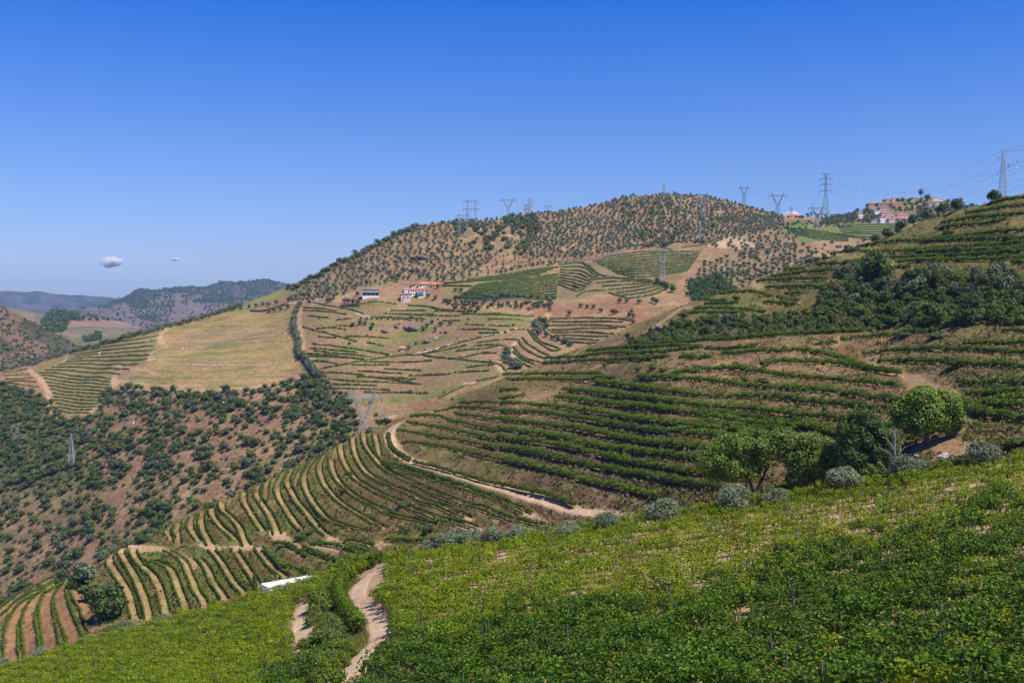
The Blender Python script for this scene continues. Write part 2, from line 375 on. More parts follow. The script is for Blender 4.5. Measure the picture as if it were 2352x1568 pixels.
# ---- middle hill: every vine row of the near terraces
NOSE = [('L', cL([(990, 10), (940, 70), (945, 130), (985, 190), (1040, 270), (1090, 360), (1120, 450), (1140, 530), (1160, 600)])),
 ('L', cL([(1030, 20), (1060, 80), (1110, 160), (1160, 240), (1200, 330), (1235, 420), (1260, 510), (1280, 600)])),
 ('L', cL([(1130, 10), (1170, 90), (1240, 160), (1310, 230), (1350, 300), (1380, 380), (1400, 460), (1420, 550)])),
 ('L', cL([(1250, 110), (1350, 120), (1440, 160), (1490, 230), (1520, 320), (1550, 400), (1580, 480), (1600, 540)])),
 ('L', cL([(1420, 10), (1500, 50), (1570, 110), (1610, 190), (1650, 280), (1680, 360), (1730, 430), (1760, 490)])),
 ('L', cL([(1690, 80), (1740, 120), (1790, 200), (1820, 280), (1870, 350), (1925, 430)])),
 ('L', cL([(1810, 10), (1870, 80), (1920, 150), (1970, 240), (2020, 310), (2100, 390)])),
 ('L', cL([(2010, 10), (2060, 80), (2110, 160), (2160, 230), (2200, 310)])),
 ('L', c6([(60, 1080), (110, 1150), (180, 1230), (260, 1290)])),
 ('U', c5([(1215, 935), (1210, 970), (1245, 1015)])), ('U', c5([(1290, 905), (1280, 960), (1290, 1040)])),
 ('U', c5([(1395, 850), (1375, 900), (1390, 960), (1440, 1025)])), ('U', c5([(1468, 820), (1455, 880), (1475, 960), (1530, 1050)])),
 ('U', c5([(1530, 785), (1540, 840), (1590, 910), (1650, 960), (1700, 1010)])), ('U', c5([(1603, 755), (1620, 810), (1680, 860), (1740, 930), (1760, 1000), (1790, 1050)])),
 ('U', c5([(1765, 670), (1770, 740), (1810, 810), (1860, 890), (1905, 945)])), ('U', c5([(1870, 620), (1860, 690), (1900, 760), (1950, 830), (1990, 910), (2010, 975)])),
 ('U', c6([(125, 592), (110, 700), (95, 755)])), 
 ('U', c6([(245, 525), (200, 620), (210, 700), (260, 790), (320, 880), (370, 935)])), ('U', c6([(305, 510), (270, 590), (300, 660), (340, 740), (400, 810), (450, 870), (520, 950), (570, 985)])),
 ('U', c6([(392, 478), (345, 560), (322, 630)])), ('U', c6([(462, 440), (400, 520), (395, 600), (430, 700), (490, 790), (570, 870), (690, 920), (830, 960)])),
 ('U', c6([(547, 395), (505, 480), (520, 570), (580, 670), (650, 740), (740, 800), (830, 850), (900, 895), (980, 935)])),
 ('U', c6([(590, 440), (600, 520), (650, 600), (730, 680), (830, 740), (950, 800), (1060, 850), (1200, 880), (1330, 910)])),
 ('U', c6([(655, 325), (670, 420), (720, 520), (800, 600), (900, 660), (1050, 730), (1200, 800), (1350, 860), (1500, 900), (1620, 940)])),
 ('U', c6([(743, 285), (760, 380), (800, 470), (860, 540), (960, 600), (1100, 660), (1250, 730), (1400, 780), (1580, 860)])),
 ('U', c6([(822, 252), (840, 330), (900, 420), (980, 500), (1100, 570), (1250, 640), (1400, 700), (1560, 760), (1700, 800), (1880, 870)])),
 ('U', c6([(905, 250), (925, 330), (935, 400)])), ('U', c6([(1000, 470), (1150, 520), (1350, 590), (1550, 650), (1750, 720), (1900, 780), (2010, 835)])),
 ('G', c5([(0, 1560), (60, 1490), (200, 1390), (330, 1310), (440, 1260)])),
 ('G', cL([(0, 600), (60, 540), (200, 430), (330, 350), (450, 280)])), ('G', cL([(95, 1000), (90, 850), (95, 720), (110, 620), (170, 520), (240, 430), (300, 380)])),
 ('G', cL([(270, 930), (260, 800), (240, 680), (240, 590), (270, 480), (330, 400), (375, 360)])),
 ('G', cL([(440, 880), (425, 760), (405, 650), (390, 540), (395, 440), (440, 350), (520, 280)])),
 ('G', cL([(640, 800), (610, 700), (560, 590), (530, 480), (510, 400), (530, 320), (580, 270)])),
 ('G', cL([(810, 670), (770, 570), (720, 480), (670, 400), (640, 340)]))]
CROSS = [c6([(60, 1075), (-100, 1060), (-250, 1070), (-330, 1050)]), c5([(2010, 960), (2080, 1020), (2150, 1075), (2180, 1080)]), c6([(180, 960), (250, 1030), (340, 1075), (430, 1080)]),
 c5([(780, 1160), (840, 1100), (900, 1055), (990, 1035)]), c5([(990, 1060), (1110, 1075), (1240, 1100), (1330, 1150), (1390, 1210)]), c6([(430, 1075), (600, 1130)]), c6([(590, 1005), (650, 1045), (990, 1050)]),
 c6([(60, 1080), (0, 1070)]), c6([(1500, 860), (1560, 900), (1640, 950)]), c6([(2010, 830), (2100, 880)])]
ROAD = [c6([(1100, 162), (1045, 190), (1012, 240), (1030, 310), (1080, 380), (1150, 430), (1300, 482), (1500, 545), (1700, 605), (1900, 665), (2100, 725), (2350, 795)])+[(1380, 1178), (1440, 1192), (1500, 1207)]]
RPATH = [x1([(1800, 890), (1700, 855), (1640, 800), (1500, 750), (1400, 730), (1290, 720), (1230, 690)]), c7([(1560, 250), (1700, 290), (1800, 330), (1880, 420), (1900, 520), (1850, 600), (1780, 650), (1650, 700)]), c7([(1600, 700), (1750, 680), (1900, 700), (2050, 720)]), x1([(20, 490), (120, 420), (200, 365), (260, 360)]), x1([(480, 260), (620, 215), (700, 235)])]
TER = [x2(p) for p in ([(0, 935), (150, 970), (330, 1010), (480, 1050)], [(500, 1060), (720, 1110), (880, 1150), (1000, 1176)], [(0, 855), (250, 910), (550, 975), (850, 1030), (1100, 1075), (1400, 1120)],
 [(0, 795), (350, 850), (700, 925), (900, 970), (1300, 1030)], [(0, 735), (250, 775), (550, 840), (900, 890), (1300, 940)], [(0, 680), (300, 720), (650, 780), (1000, 840), (1400, 880)], [(0, 625), (300, 650), (700, 715), (1000, 760), (1450, 800)],
 [(180, 590), (500, 625), (900, 690), (1300, 735), (1600, 760)], [(350, 545), (700, 590), (1100, 630), (1500, 700), (1900, 740), (2150, 790)], [(400, 500), (800, 540), (1200, 590), (1700, 640), (2150, 690)], [(600, 450), (800, 475), (1200, 530), (1690, 545)], [(1720, 548), (1900, 575), (2352, 625)],
 [(0, 580), (150, 580)], [(0, 555), (160, 530)], [(870, 420), (1200, 435), (1600, 480), (2000, 510), (2400, 565)], [(1080, 400), (1400, 370), (1700, 400), (2000, 430), (2480, 480)], [(1640, 350), (1750, 325), (2000, 330), (2200, 350), (2500, 400)], [(1770, 240), (1950, 260), (2150, 305), (2250, 350), (2440, 390)],
 [(280, 300), (500, 290), (700, 265), (900, 265), (1250, 235)], [(270, 330), (500, 320), (870, 305), (1050, 295)], [(550, 255), (1000, 225), (1260, 237)], [(1290, 245), (1600, 235)], [(850, 208), (1000, 205), (1300, 190), (1700, 160), (2000, 140), (2352, 120)],
 [(20, 400), (300, 395), (630, 400)], [(50, 430), (350, 435), (580, 440)], [(1130, 300), (1320, 300)], [(1400, 275), (1600, 262), (1800, 252)], [(0, 500), (110, 500)], [(600, 430), (720, 425)], [(1320, 885), (1700, 760)] )][:-1]
W4L = c6([(1160, 130), (1350, 130), (1500, 170), (1700, 210), (1809, 225)]); 
TERL = [c6(p) for p in ([(1100, 320), (1250, 330), (1450, 370), (1700, 420), (1790, 440)], [(1060, 230), (1200, 250), (1400, 290), (1600, 320), (1790, 365)], [(1130, 175), (1300, 200), (1500, 240), (1790, 300)], [(1160, 130), (1350, 130), (1500, 170), (1790, 235)], [(1480, 110), (1700, 140), (1790, 150)], [(1330, 100), (1500, 70), (1700, 75), (1790, 88)], [(1520, 40), (1700, 30), (1790, 35)],
 [(960, 460), (1150, 500), (1300, 550), (1500, 620), (1700, 690), (1880, 750)], [(990, 1030), (1200, 1030), (1390, 1025)], [(670, 1045), (760, 1035), (900, 1070)], [(440, 1050), (560, 1060), (700, 1090), (850, 1150)], [(380, 1075), (500, 1130), (660, 1190)], [(170, 1045), (270, 1060), (410, 1140)], [(95, 1080), (200, 1180), (300, 1220), (420, 1260)], [(700, 1070), (860, 1120)], [(1090, 945), (1160, 980)], [(1940, 880), (2130, 915)], [(1000, 255), (1020, 340), (1080, 400), (1160, 445)], [(1180, 460), (1450, 530), (1650, 590), (1900, 650), (2130, 700), (2350, 775)])]
EXTRA = [c7(p) for p in ([(0, 465), (400, 510), (950, 592)], [(0, 545), (400, 590), (700, 612)], [(900, 590), (1200, 640), (1450, 660)], [(0, 622), (200, 642)], [(1900, 400), (2000, 470), (2100, 500), (2400, 548)], [(2060, 410), (2400, 365)], [(2110, 425), (2400, 442)], [(2170, 332), (2400, 342)], [(1350, 360), (1480, 400)], [(1200, 570), (1420, 600)])]
UPR = [x1(p) for p in ([(1200, 575), (1500, 550), (1800, 520)], [(1050, 602), (1180, 590)], [(1330, 665), (1700, 640), (2000, 645), (2400, 665)], [(1980, 608), (2400, 597)], [(1430, 712), (1800, 720), (2100, 742), (2400, 757)], [(1940, 857), (2400, 862)], [(2220, 525), (2400, 530)], [(2000, 930), (2400, 925)],
 [(670, 207), (900, 197), (1110, 192)], [(730, 248), (1150, 240)], [(850, 290), (950, 288)], [(440, 283), (620, 272), (760, 303)], [(340, 348), (545, 343)], [(310, 322), (470, 328)], [(280, 378), (480, 378), (720, 398)], [(230, 405), (560, 403)], [(715, 348), (920, 353)], [(800, 315), (925, 332)], [(850, 133), (970, 133)], [(1050, 105), (1300, 90)], [(1510, 62), (1800, 52), (2400, 18)], [(1550, 87), (1800, 77), (2400, 62)], [(1320, 17), (1700, 22), (2400, 0)], [(1540, 118), (1630, 118)], [(900, 160), (1250, 130)], [(2290, 90), (2400, 88)], [(760, 175), (900, 165)])]
UPR += [r4(p) for p in ([(930, 950), (1250, 905), (1500, 890), (1900, 850), (2400, 805)], [(1500, 900), (1900, 885), (2400, 880)], [(1350, 990), (1800, 955), (2400, 925)], [(760, 1005), (920, 980)], [(1960, 940), (2400, 915)], [(1600, 800), (1800, 770), (2100, 745), (2200, 715)], [(1650, 745), (1900, 705), (2100, 690), (2400, 660)], [(1850, 660), (2150, 620), (2400, 590)], [(2050, 580), (2400, 520)], [(1650, 990), (1750, 975)])]
B_TOP = [(-400, 1550), (-200, 1465), (0, 1392), (100, 1352), (170, 1322), (215, 1290), (300, 1250), (350, 1225), (420, 1190), (480, 1163), (560, 1125), (640, 1085), (700, 1062), (760, 1035), (810, 1008), (850, 985), (900, 965), (960, 945), (1000, 925), (1060, 905), (1130, 880), (1200, 850), (1260, 825), (1330, 800), (1400, 772), (1470, 740), (1530, 715), (1600, 690), (1680, 668), (1740, 648), (1800, 622), (1860, 605), (1930, 585), (2000, 558), (2060, 535), (2130, 505), (2200, 485), (2280, 462), (2352, 445), (2750, 380)]
Bs = Sheet([(0, 1392, 330), (0, 1520, 270), (100, 1500, 265), (200, 1500, 255), (150, 1330, 335), (200, 1400, 295), (250, 1270, 330), (480, 1165, 360), (700, 1065, 395), (830, 1000, 425), (905, 965, 442), (1060, 905, 480), (1210, 845, 515), (1350, 790, 540), (1480, 735, 560), (1600, 690, 550), (1740, 650, 530), (1950, 585, 490), (2130, 505, 470), (2352, 445, 425),
  (300, 1300, 318), (450, 1240, 335), (600, 1200, 340), (400, 1330, 298), (400, 1440, 272), (600, 1330, 288), (830, 1100, 365), (830, 1250, 290), (1000, 1050, 362), (1000, 1200, 288), (1000, 1300, 255), (1176, 1000, 348), (1176, 900, 430), (1176, 1100, 305), (1176, 1235, 248), (1480, 1205, 229), (1500, 1000, 272), (1500, 850, 345), (1500, 770, 450), (1700, 1150, 212), (1600, 1100, 232), (1600, 1180, 220), (1700, 1000, 256), (1700, 800, 345), (1700, 715, 440), (1950, 600, 440), (1900, 950, 250), (2130, 1020, 195), (2000, 850, 290), (2000, 700, 375), (2352, 1030, 168), (2352, 850, 228), (2352, 750, 285), (2352, 600, 345), (2352, 500, 390), (2750, 900, 200), (2750, 400, 380), (2352, 1200, 140), (1700, 1250, 192), (1176, 1400, 215), (400, 1560, 245), (0, 1640, 240), (-400, 1550, 330), (-400, 1640, 260)],
  B_TOP, [(-400, 1680), (0, 1680), (200, 1640), (400, 1560), (600, 1480), (1000, 1390), (1400, 1320), (1800, 1270), (2352, 1180), (2750, 1110)], -400, 2750, 860, 330, (.8, 14))
TER = TER+EXTRA
ALL_B = [l for _, l in NOSE]+TER+TERL+UPR+ROAD+CROSS[:3]
Bs.setlines(ALL_B, 2.3)
BAND = [(1440, 790), (1493, 762), (1566, 742), (1676, 726), (1756, 728), (1873, 712), (1918, 668), (1945, 632), (1985, 615), (2041, 648), (2092, 644), (2150, 640), (2260, 646), (2310, 640), (2352, 652), (2560, 650), (2560, 745), (2352, 747), (2085, 753), (1913, 764), (1712, 779), (1493, 792)]
def colB(u, v, P, d):
    n1 = fbm(P[:, 0], P[:, 1], 14, 1); n2 = fbm(P[:, 0], P[:, 1], 5, 5); n3 = fbm(P[:, 0], P[:, 1], 40, 8)
    C = np.ones((len(u), 4)); C[:, :3] = (.165, .100, .050)
    mixc(C, (n1-.45)*4, (.24, .15, .085)); mixc(C, (n2-.56)*6, (.33, .215, .09)); 
    nose = np.clip((900-u)/250, 0, 1)*np.clip((v-960)/60, 0, 1)
    mixc(C, nose*np.clip((n2-.38)*3.5, 0, .8), (.20, .175, .06)); mixc(C, nose*np.clip((n1-.42)*4, 0, .8), (.115, .145, .03))
    mixc(C, (1-nose)*np.clip((n3-.34)*3, 0, .8)*np.clip((n2-.34)*4, 0, 1), (.105, .105, .030))
    upr = np.clip((u-1500)/200, 0, 1)*np.clip((760-v)/60, 0, 1)
    mixc(C, upr*.75, (.185, .17, .052)); mixc(C, upr*np.clip((n2-.5)*5, 0, .7), (.26, .16, .06)); mixc(C, upr*np.clip((n1-.5)*5, 0, .6), (.13, .14, .035))
    mixc(C, feather(u, v, BAND, 8, 4)*.8, (.07, .075, .028))
    # trodden benches between the vine rows of the nose, the dirt road, cross tracks
    crst = np.clip(1-(v-np.interp(u, *np.array(B_TOP).T))/14, 0, 1); mixc(C, crst*.5, (.2, .18, .06))
    for k, col in (('L', (.34, .22, .11)), ('U', (.33, .21, .105)), ('G', (.32, .165, .085))):
        m = nearline(P, Bs, [l for q, l in NOSE if q == k], 1.15 if k != 'G' else 2.0)
        m = m*np.clip(.8+(n2-.5)*2, .35, 1)
        mixc(C, m*.95, col)
    mixc(C, nearline(P, Bs, CROSS, 3.2)*.85, (.42, .27, .165))
    m = nearline(P, Bs, ROAD, 3.6); mixc(C, m, (.47, .33, .21)); mixc(C, nearline(P, Bs, RPATH, 3.0)*.8, (.38, .25, .13))
    mixc(C, nearline(P, Bs, TER+TERL+UPR, 1.6)*.55, (.36, .235, .13))
    g = feather(u, v, c7([(1480, 560), (1560, 470), (1880, 430), (1950, 520), (1900, 640), (2060, 700), (2060, 760), (1850, 760), (1700, 870), (1520, 850), (1480, 760), (1600, 700), (1560, 640)]), 5, 12); mixc(C, g*.75, (.36, .225, .115))
    C[:, 3] = 1-.8*nearline(P, Bs, ROAD+CROSS, 3.6)
    return C
gB = groundmat('terrace_soil', 1.0, bump=.8)
Bs.build('terraced_hill', gB, colB, (14, 16, .6), 'near hillside cut into vineyard terraces')

# ---- the big hill across the valley, with the village behind its right shoulder
D_TOP = [(-400, 990), (0, 852), (60, 838), (120, 818), (200, 795), (300, 768), (400, 742), (480, 722), (560, 695), (620, 672), (680, 650), (720, 632), (770, 603), (820, 580), (870, 555), (920, 530), (960, 517), (1010, 510), (1060, 508), (1120, 506), (1180, 498), (1240, 490), (1300, 484), (1360, 472), (1430, 456), (1500, 448), (1540, 446), (1600, 450), (1660, 460), (1720, 474), (1780, 490), (1840, 500), (1900, 500), (1950, 493), (1985, 483), (2010, 470), (2040, 460), (2080, 456), (2130, 458), (2180, 466), (2250, 476), (2400, 490), (2750, 500)]
D = Sheet([(0, 852, 1000), (200, 795, 1020), (400, 742, 1050), (640, 664, 1080), (820, 580, 1110), (950, 518, 1160), (1200, 494, 1260), (1400, 462, 1350), (1550, 446, 1400), (1780, 490, 1400), (1900, 500, 1500), (2080, 456, 1640), (2250, 476, 1640), (0, 900, 900), (0, 1100, 730), (0, 1380, 590), (400, 1200, 580), (830, 980, 620), (1200, 830, 680), (1150, 750, 760), (400, 1000, 680), (350, 780, 930), (500, 800, 850), (300, 880, 810), (700, 850, 740), (690, 710, 900), (900, 780, 780), (850, 690, 860), (960, 690, 870), (1250, 690, 850), (1250, 600, 985), (1550, 600, 985), (1550, 520, 1170), (1300, 530, 1150), (1050, 570, 1020), (1850, 600, 950), (1850, 530, 1200), (1550, 690, 810), (1700, 690, 800), (1300, 780, 730), (2000, 560, 1150), (2000, 500, 1520), (2150, 560, 1200), (2100, 505, 1540), (1400, 900, 600), (2352, 700, 800), (0, 1500, 540), (700, 1150, 560), (2750, 500, 1640), (2750, 700, 800), (-400, 990, 1000), (-400, 1400, 600)],
  D_TOP, [(-400, 1560), (0, 1480), (300, 1330), (600, 1180), (900, 1030), (1200, 900), (1500, 800), (1900, 700), (2400, 620), (2750, 580)], -400, 2750, 760, 330, (5, 60))
SCRUB = [(-60, 868), (40, 888), (110, 915), (160, 968), (215, 958), (240, 905), (290, 893), (420, 897), (560, 900), (690, 873), (730, 855), (760, 895), (800, 920), (830, 990), (700, 1085), (480, 1180), (250, 1290), (150, 1345), (0, 1420), (-200, 1480), (-200, 900)]
YELF = [(362, 745), (480, 722), (672, 712), (682, 850), (640, 875), (520, 893), (400, 897), (270, 890), (345, 835), (360, 790)]
LVIN = r1([(250, 1000), (430, 960), (600, 860), (900, 800), (1150, 730), (1370, 690), (1350, 850), (1280, 930), (1040, 1020), (940, 1160), (880, 1270), (770, 1385), (650, 1410), (500, 1400), (420, 1240)])
BOWL = [(690, 708), (760, 712), (860, 690), (1010, 700), (1270, 735), (1230, 790), (1170, 840), (1150, 870), (1000, 910), (870, 965), (760, 890), (735, 850), (705, 780)]
FLD1 = [(1010, 662), (1150, 625), (1283, 608), (1290, 690), (1130, 690), (1015, 690)]
FLD2 = r3([(515, 760), (800, 740), (1100, 670), (1500, 600), (1780, 590), (1600, 800), (1500, 950), (1200, 1080), (900, 1000), (650, 1080), (490, 1050)])
FLD3 = r4([(260, 735), (400, 720), (620, 760), (880, 735), (1390, 735), (1380, 800), (1250, 860), (1090, 880), (860, 860), (480, 900), (330, 840), (250, 790)])
FLD4 = r3([(400, 1225), (700, 1210), (1000, 1225), (1130, 1250), (1020, 1360), (850, 1450), (620, 1470), (480, 1370)])
FAN = g8([(1980, 440), (2060, 430), (2352, 560), (2250, 600), (2100, 720), (1900, 740), (1860, 600), (1900, 530)])
OLV = [(655, 690), (720, 640), (830, 580), (920, 535), (1000, 515), (1200, 500), (1400, 462), (1550, 448), (1700, 470), (1790, 495), (1900, 505), (1900, 512), (1790, 520), (1840, 560), (1880, 575), (1900, 600), (1750, 660), (1560, 680), (1590, 640), (1610, 590), (1620, 560), (1550, 540), (1400, 600), (1280, 612), (1150, 630), (1010, 650), (830, 665), (760, 690)]
TRK_D = [r1([(245, 1010), (330, 1090), (390, 1170), (415, 1240), (425, 1320), (460, 1380), (520, 1450), (560, 1480), (640, 1485)]), r1([(1440, 670), (1390, 710), (1370, 760), (1385, 800), (1440, 815)]), r1([(1370, 850), (1290, 880), (1280, 930), (1300, 950)]), r1([(570, 870), (595, 910), (540, 950)]), r1([(1040, 1030), (975, 1090), (990, 1160)]), r1([(930, 1190), (900, 1270), (830, 1330), (770, 1385)]),
 r2([(430, 1100), (415, 1200), (420, 1300), (445, 1430), (455, 1540)])+[(725, 850), (733, 862)], r2([(330, 1090), (500, 1065), (700, 1045), (900, 1010)]), [(1258, 720), (1255, 735), (1260, 745), (1268, 752)], g8([(1850, 600), (1870, 650), (1890, 700)]), [(1150, 853), (1165, 862)], r3([(380, 1280), (385, 1320), (430, 1370), (470, 1395)]), g8([(1740, 700), (1790, 760), (1840, 785)])]
YTRK = [r1([(1440, 795), (1900, 771), (2352, 748)]), r1([(1540, 738), (1900, 714), (2352, 690)]), r1([(1350, 955), (1500, 985), (1900, 978), (2300, 994)]), r1([(2060, 815), (2130, 800), (2200, 800), (2150, 822), (2080, 825)]), r1([(2100, 790), (2180, 790), (2220, 812)]), r1([(1090, 1195), (1600, 1192), (2352, 1172)]), r1([(1000, 1120), (1300, 1160), (1700, 1150)]), r1([(950, 985), (1150, 1020), (1330, 1065)])]
STN_D = [r1([(1450, 802), (1900, 778), (2352, 757)]), r1([(1530, 747), (1900, 720), (2352, 697)]), r1([(1500, 992), (1900, 988), (2300, 1002)]), r3([(500, 745), (800, 715), (1060, 655)]), r2([(0, 1165), (150, 1150), (350, 1090)]), r3([(1060, 650), (1300, 590), (1500, 560), (1780, 520)]), r2([(1370, 910), (1700, 900), (2100, 860)])]
LGT_D = [g8([(1110, 614), (1250, 580), (1400, 535), (1550, 500), (1700, 475), (1830, 462)]), g8([(320, 215), (370, 238)]), g8([(640, 292), (745, 320)]), g8([(1875, 438), (1915, 440)]), [(868, 966), (905, 955)], g8([(1490, 855), (1570, 850)]), g8([(1865, 570), (1880, 545)])]
def colD(u, v, P, d):
    n1 = fbm(P[:, 0], P[:, 1], 45, 1); n2 = fbm(P[:, 0], P[:, 1], 14, 5); n3 = fbm(P[:, 0]*.35, P[:, 1]*.35+P[:, 2]*1.2, 9, 8)
    C = np.ones((len(u), 4)); C[:, :3] = (.265, .168, .092)
    mixc(C, (n1-.45)*4, REDSOIL); mixc(C, (n2-.55)*5, (.31, .20, .11)); mixc(C, (n3-.6)*4, STRAW)
    st2 = np.sin((P[:, 2]+(n1-.5)*22+(n2-.5)*7)*1.55); og = feather(u, v, OLV, 6, 91)*np.clip((v-470)/60, .2, 1)
    mixc(C, og*np.clip((st2-.25)*2, 0, .6)*np.clip((n2-.3)*3, 0, 1), (.36, .245, .135)); mixc(C, og*np.clip((-st2-.5)*2, 0, .6), (.15, .10, .065)); mixc(C, og*np.clip((n3-.52)*5, 0, .55), (.17, .155, .07))
    sil = np.interp(u, *np.array(D_TOP).T)
    mixc(C, np.clip((u-300)/100, 0, 1)*np.clip((720-u)/60, 0, 1)*np.clip((26-(v-sil))/8, 0, 1)*.8, (.20, .20, .06))
    g = feather(u, v, YELF, 5, 3); st = fbm(u*.05+fbm(u, v, 60, 4)*1.5, (v+u*.03)*1.0, 3.2, 77, 3); mixc(C, g, (.32, .215, .095)); mixc(C, g*np.clip((st-.50)*6, 0, .8), (.20, .185, .06)); mixc(C, g*np.clip((760-v)/40, 0, 1)*.4, (.24, .205, .06)); mixc(C, g*np.clip((st-.62)*6, 0, .6), (.12, .15, .04))
    mixc(C, g*np.clip((n2-.58)*6, 0, .7), (.30, .19, .10))
    g = feather(u, v, LVIN, 4, 6); mixc(C, g*.8, (.215, .185, .070))
    g = feather(u, v, BOWL, 8, 2); mixc(C, g*.7, (.255, .16, .095)); mixc(C, g*np.clip((n2-.44)*4, 0, .75), (.175, .165, .055)); mixc(C, g*np.clip((n3-.58)*6, 0, .7), (.11, .15, .035))
    for k, f in enumerate((FLD1, FLD2)):
        g = feather(u, v, f, 3, 11+k); mixc(C, g*.8, (.19, .15, .075) if k else (.20, .165, .06))
    mixc(C, feather(u, v, FLD3, 3, 14), (.135, .15, .045)); mixc(C, feather(u, v, r4([(260, 738), (430, 722), (620, 765), (720, 790), (560, 795), (380, 765)]), 2, 3), (.13, .18, .03))
    for f in (FLD4, FAN): mixc(C, feather(u, v, f, 3, 17), (.27, .165, .10))
    mixc(C, feather(u, v, r3([(1790, 580), (1900, 540), (2050, 550), (2220, 590), (2150, 625), (1900, 625), (1770, 615)]), 4, 21), (.40, .28, .17))
    g = feather(u, v, SCRUB, 9, 7); mixc(C, g*.9, (.235, .135, .080)); mixc(C, g*np.clip((n2-.5)*5, 0, .8), (.28, .19, .10)); mixc(C, g*np.clip((st2-.3)*2, 0, .5), (.17, .12, .08)); mixc(C, g*np.clip((n3-.55)*6, 0, .6), (.13, .12, .05))
    dn = g*np.clip((260-u)/120, 0, 1)*np.clip((1180-v)/80, 0, 1); mixc(C, dn*.85, (.10, .10, .04))
    mixc(C, feather(u, v, [(1780, 508), (1900, 503), (1990, 470), (2060, 455), (2200, 465), (2400, 480), (2400, 520), (2100, 512), (1950, 518)], 4, 30)*.85, (.13, .125, .06))
    mixc(C, nearline(P, D, STN_D, 3.0)*.7, (.19, .14, .115)); mixc(C, nearline(P, D, YTRK, 2.2)*.75, (.42, .29, .17)); mixc(C, nearline(P, D, TRK_D, 4.0)*.9, (.44, .28, .165)); mixc(C, nearline(P, D, LGT_D, 1.8)*.8, (.5, .42, .33))
    C[:, 3] = 1-.7*nearline(P, D, TRK_D+LGT_D, 4)
    return C
# vine rows of the far fields
ROWS_D = {'bowl': [], 'green': [], 'field': [], 'left': [], 'ring': [], 'fan': [], 'upper': []}
ROWS_D['bowl'] = [g8(p) for p in ([(350, 745), (560, 710), (800, 660), (1000, 630), (1130, 625), (1250, 590), (1400, 545), (1550, 510), (1720, 480)], [(340, 770), (600, 790), (800, 820), (1050, 840)], [(215, 420), (350, 450), (490, 485), (640, 530)], [(300, 220), (450, 250), (600, 275), (700, 300)], [(760, 325), (900, 335), (1050, 345)], [(230, 630), (450, 640), (700, 670)], [(220, 650), (500, 655), (690, 675)], [(270, 690), (400, 690), (500, 710)], [(220, 255), (350, 265), (480, 290)], [(220, 275), (450, 300), (560, 310)], [(480, 355), (600, 340)], [(320, 430), (450, 415), (560, 430)], [(290, 550), (500, 570), (700, 600), (900, 630)], [(270, 585), (500, 600), (650, 620)], [(300, 605), (560, 630), (760, 650)], [(1160, 625), (1400, 660), (1600, 690), (1760, 715), (1820, 785)], [(1200, 610), (1350, 580), (1500, 560)], [(1420, 605), (1650, 590), (1760, 570)], [(1580, 545), (1780, 525), (1910, 525)], [(1440, 660), (1600, 630), (1740, 630)], [(1560, 575), (1700, 565), (1810, 575)], [(1490, 385), (1640, 400)], [(1430, 425), (1650, 435), (1740, 450)], [(1600, 462), (1760, 472)], [(700, 690), (1000, 680), (1230, 665)], [(420, 830), (700, 850), (1150, 850)], [(430, 870), (800, 880)], [(430, 905), (900, 910)], [(1620, 315), (1880, 330), (2030, 330)], [(1680, 405), (1850, 425)], [(1580, 840), (1740, 815)], [(1280, 970), (1480, 880)], [(850, 735), (1150, 745)], [(650, 765), (1000, 775)], [(1050, 790), (1380, 780)], [(560, 490), (760, 495), (900, 500)], [(340, 495), (480, 500)], [(720, 535), (860, 560)], [(930, 300), (1250, 300)], [(1450, 300), (1700, 320)], [(1310, 355), (1450, 355)], [(1840, 455), (1960, 445)], [(600, 720), (900, 705)], [(1500, 730), (1720, 712)], [(1400, 770), (1680, 760)], [(640, 815), (1100, 815)], [(700, 935), (1200, 925)], [(260, 330), (420, 345)], [(480, 395), (640, 405)], [(1700, 355), (1950, 365)], [(900, 275), (1180, 270)], [(1250, 270), (1500, 285)])]
ROWS_D['bowl'] += [r2(p) for p in ([(870, 1110), (1100, 1085), (1250, 1100)], [(1350, 1110), (1600, 1130), (1880, 1180)], [(1960, 1195), (2150, 1200)], [(1140, 1180), (1500, 1195), (1800, 1200)], [(1130, 1210), (1500, 1225)])]
ROWS_D['green'] = family([(1095, 657), (1180, 642), (1283, 629)], [(1050, 683), (1150, 686), (1278, 686)], 11)+family([(1035, 652), (1150, 641), (1240, 629)], [(1150, 632), (1220, 622), (1283, 612)], 4)+[r2(p) for p in ([(1660, 940), (1850, 925), (2050, 905)], [(1640, 960), (1900, 960)])]
ROWS_D['field'] = family(r3([(520, 760), (720, 755), (850, 860)]), r3([(500, 940), (650, 1000), (720, 985)]), 9)+family(r3([(800, 740), (1000, 690), (1300, 665), (1720, 655)]), r3([(1000, 850), (1200, 880), (1500, 845), (1600, 820)]), 12)+family(r3([(760, 900), (1000, 890), (1280, 900)]), r3([(1100, 1065), (1300, 1030), (1450, 970)]), 7)+[r3(p) for p in ([(720, 760), (850, 850), (1000, 890), (1290, 905)], [(930, 1010), (1020, 1040), (1100, 1065)], [(1050, 610), (1300, 600), (1760, 560)], [(1560, 625), (1770, 600)], [(1300, 610), (1480, 645)], [(660, 1050), (740, 1005), (900, 990)])]
K1, K2, K3, K4, K5 = r1([(600, 850), (900, 800), (1360, 740)]), r1([(560, 960), (900, 950), (1260, 940)]), r1([(330, 1040), (650, 1080), (950, 1110)]), r1([(450, 1220), (650, 1250), (900, 1260)]), r1([(500, 1370), (650, 1390), (760, 1390)])
ROWS_D['left'] = family(K1, K2, 6)+family(K2, K3, 4, False)+family(K3, K4, 6, False)+family(K4, K5, 5, False)
ROWS_D['left'] += family(r1([(20, 1045), (230, 1010)]), r1([(60, 1140), (330, 1175)]), 5)
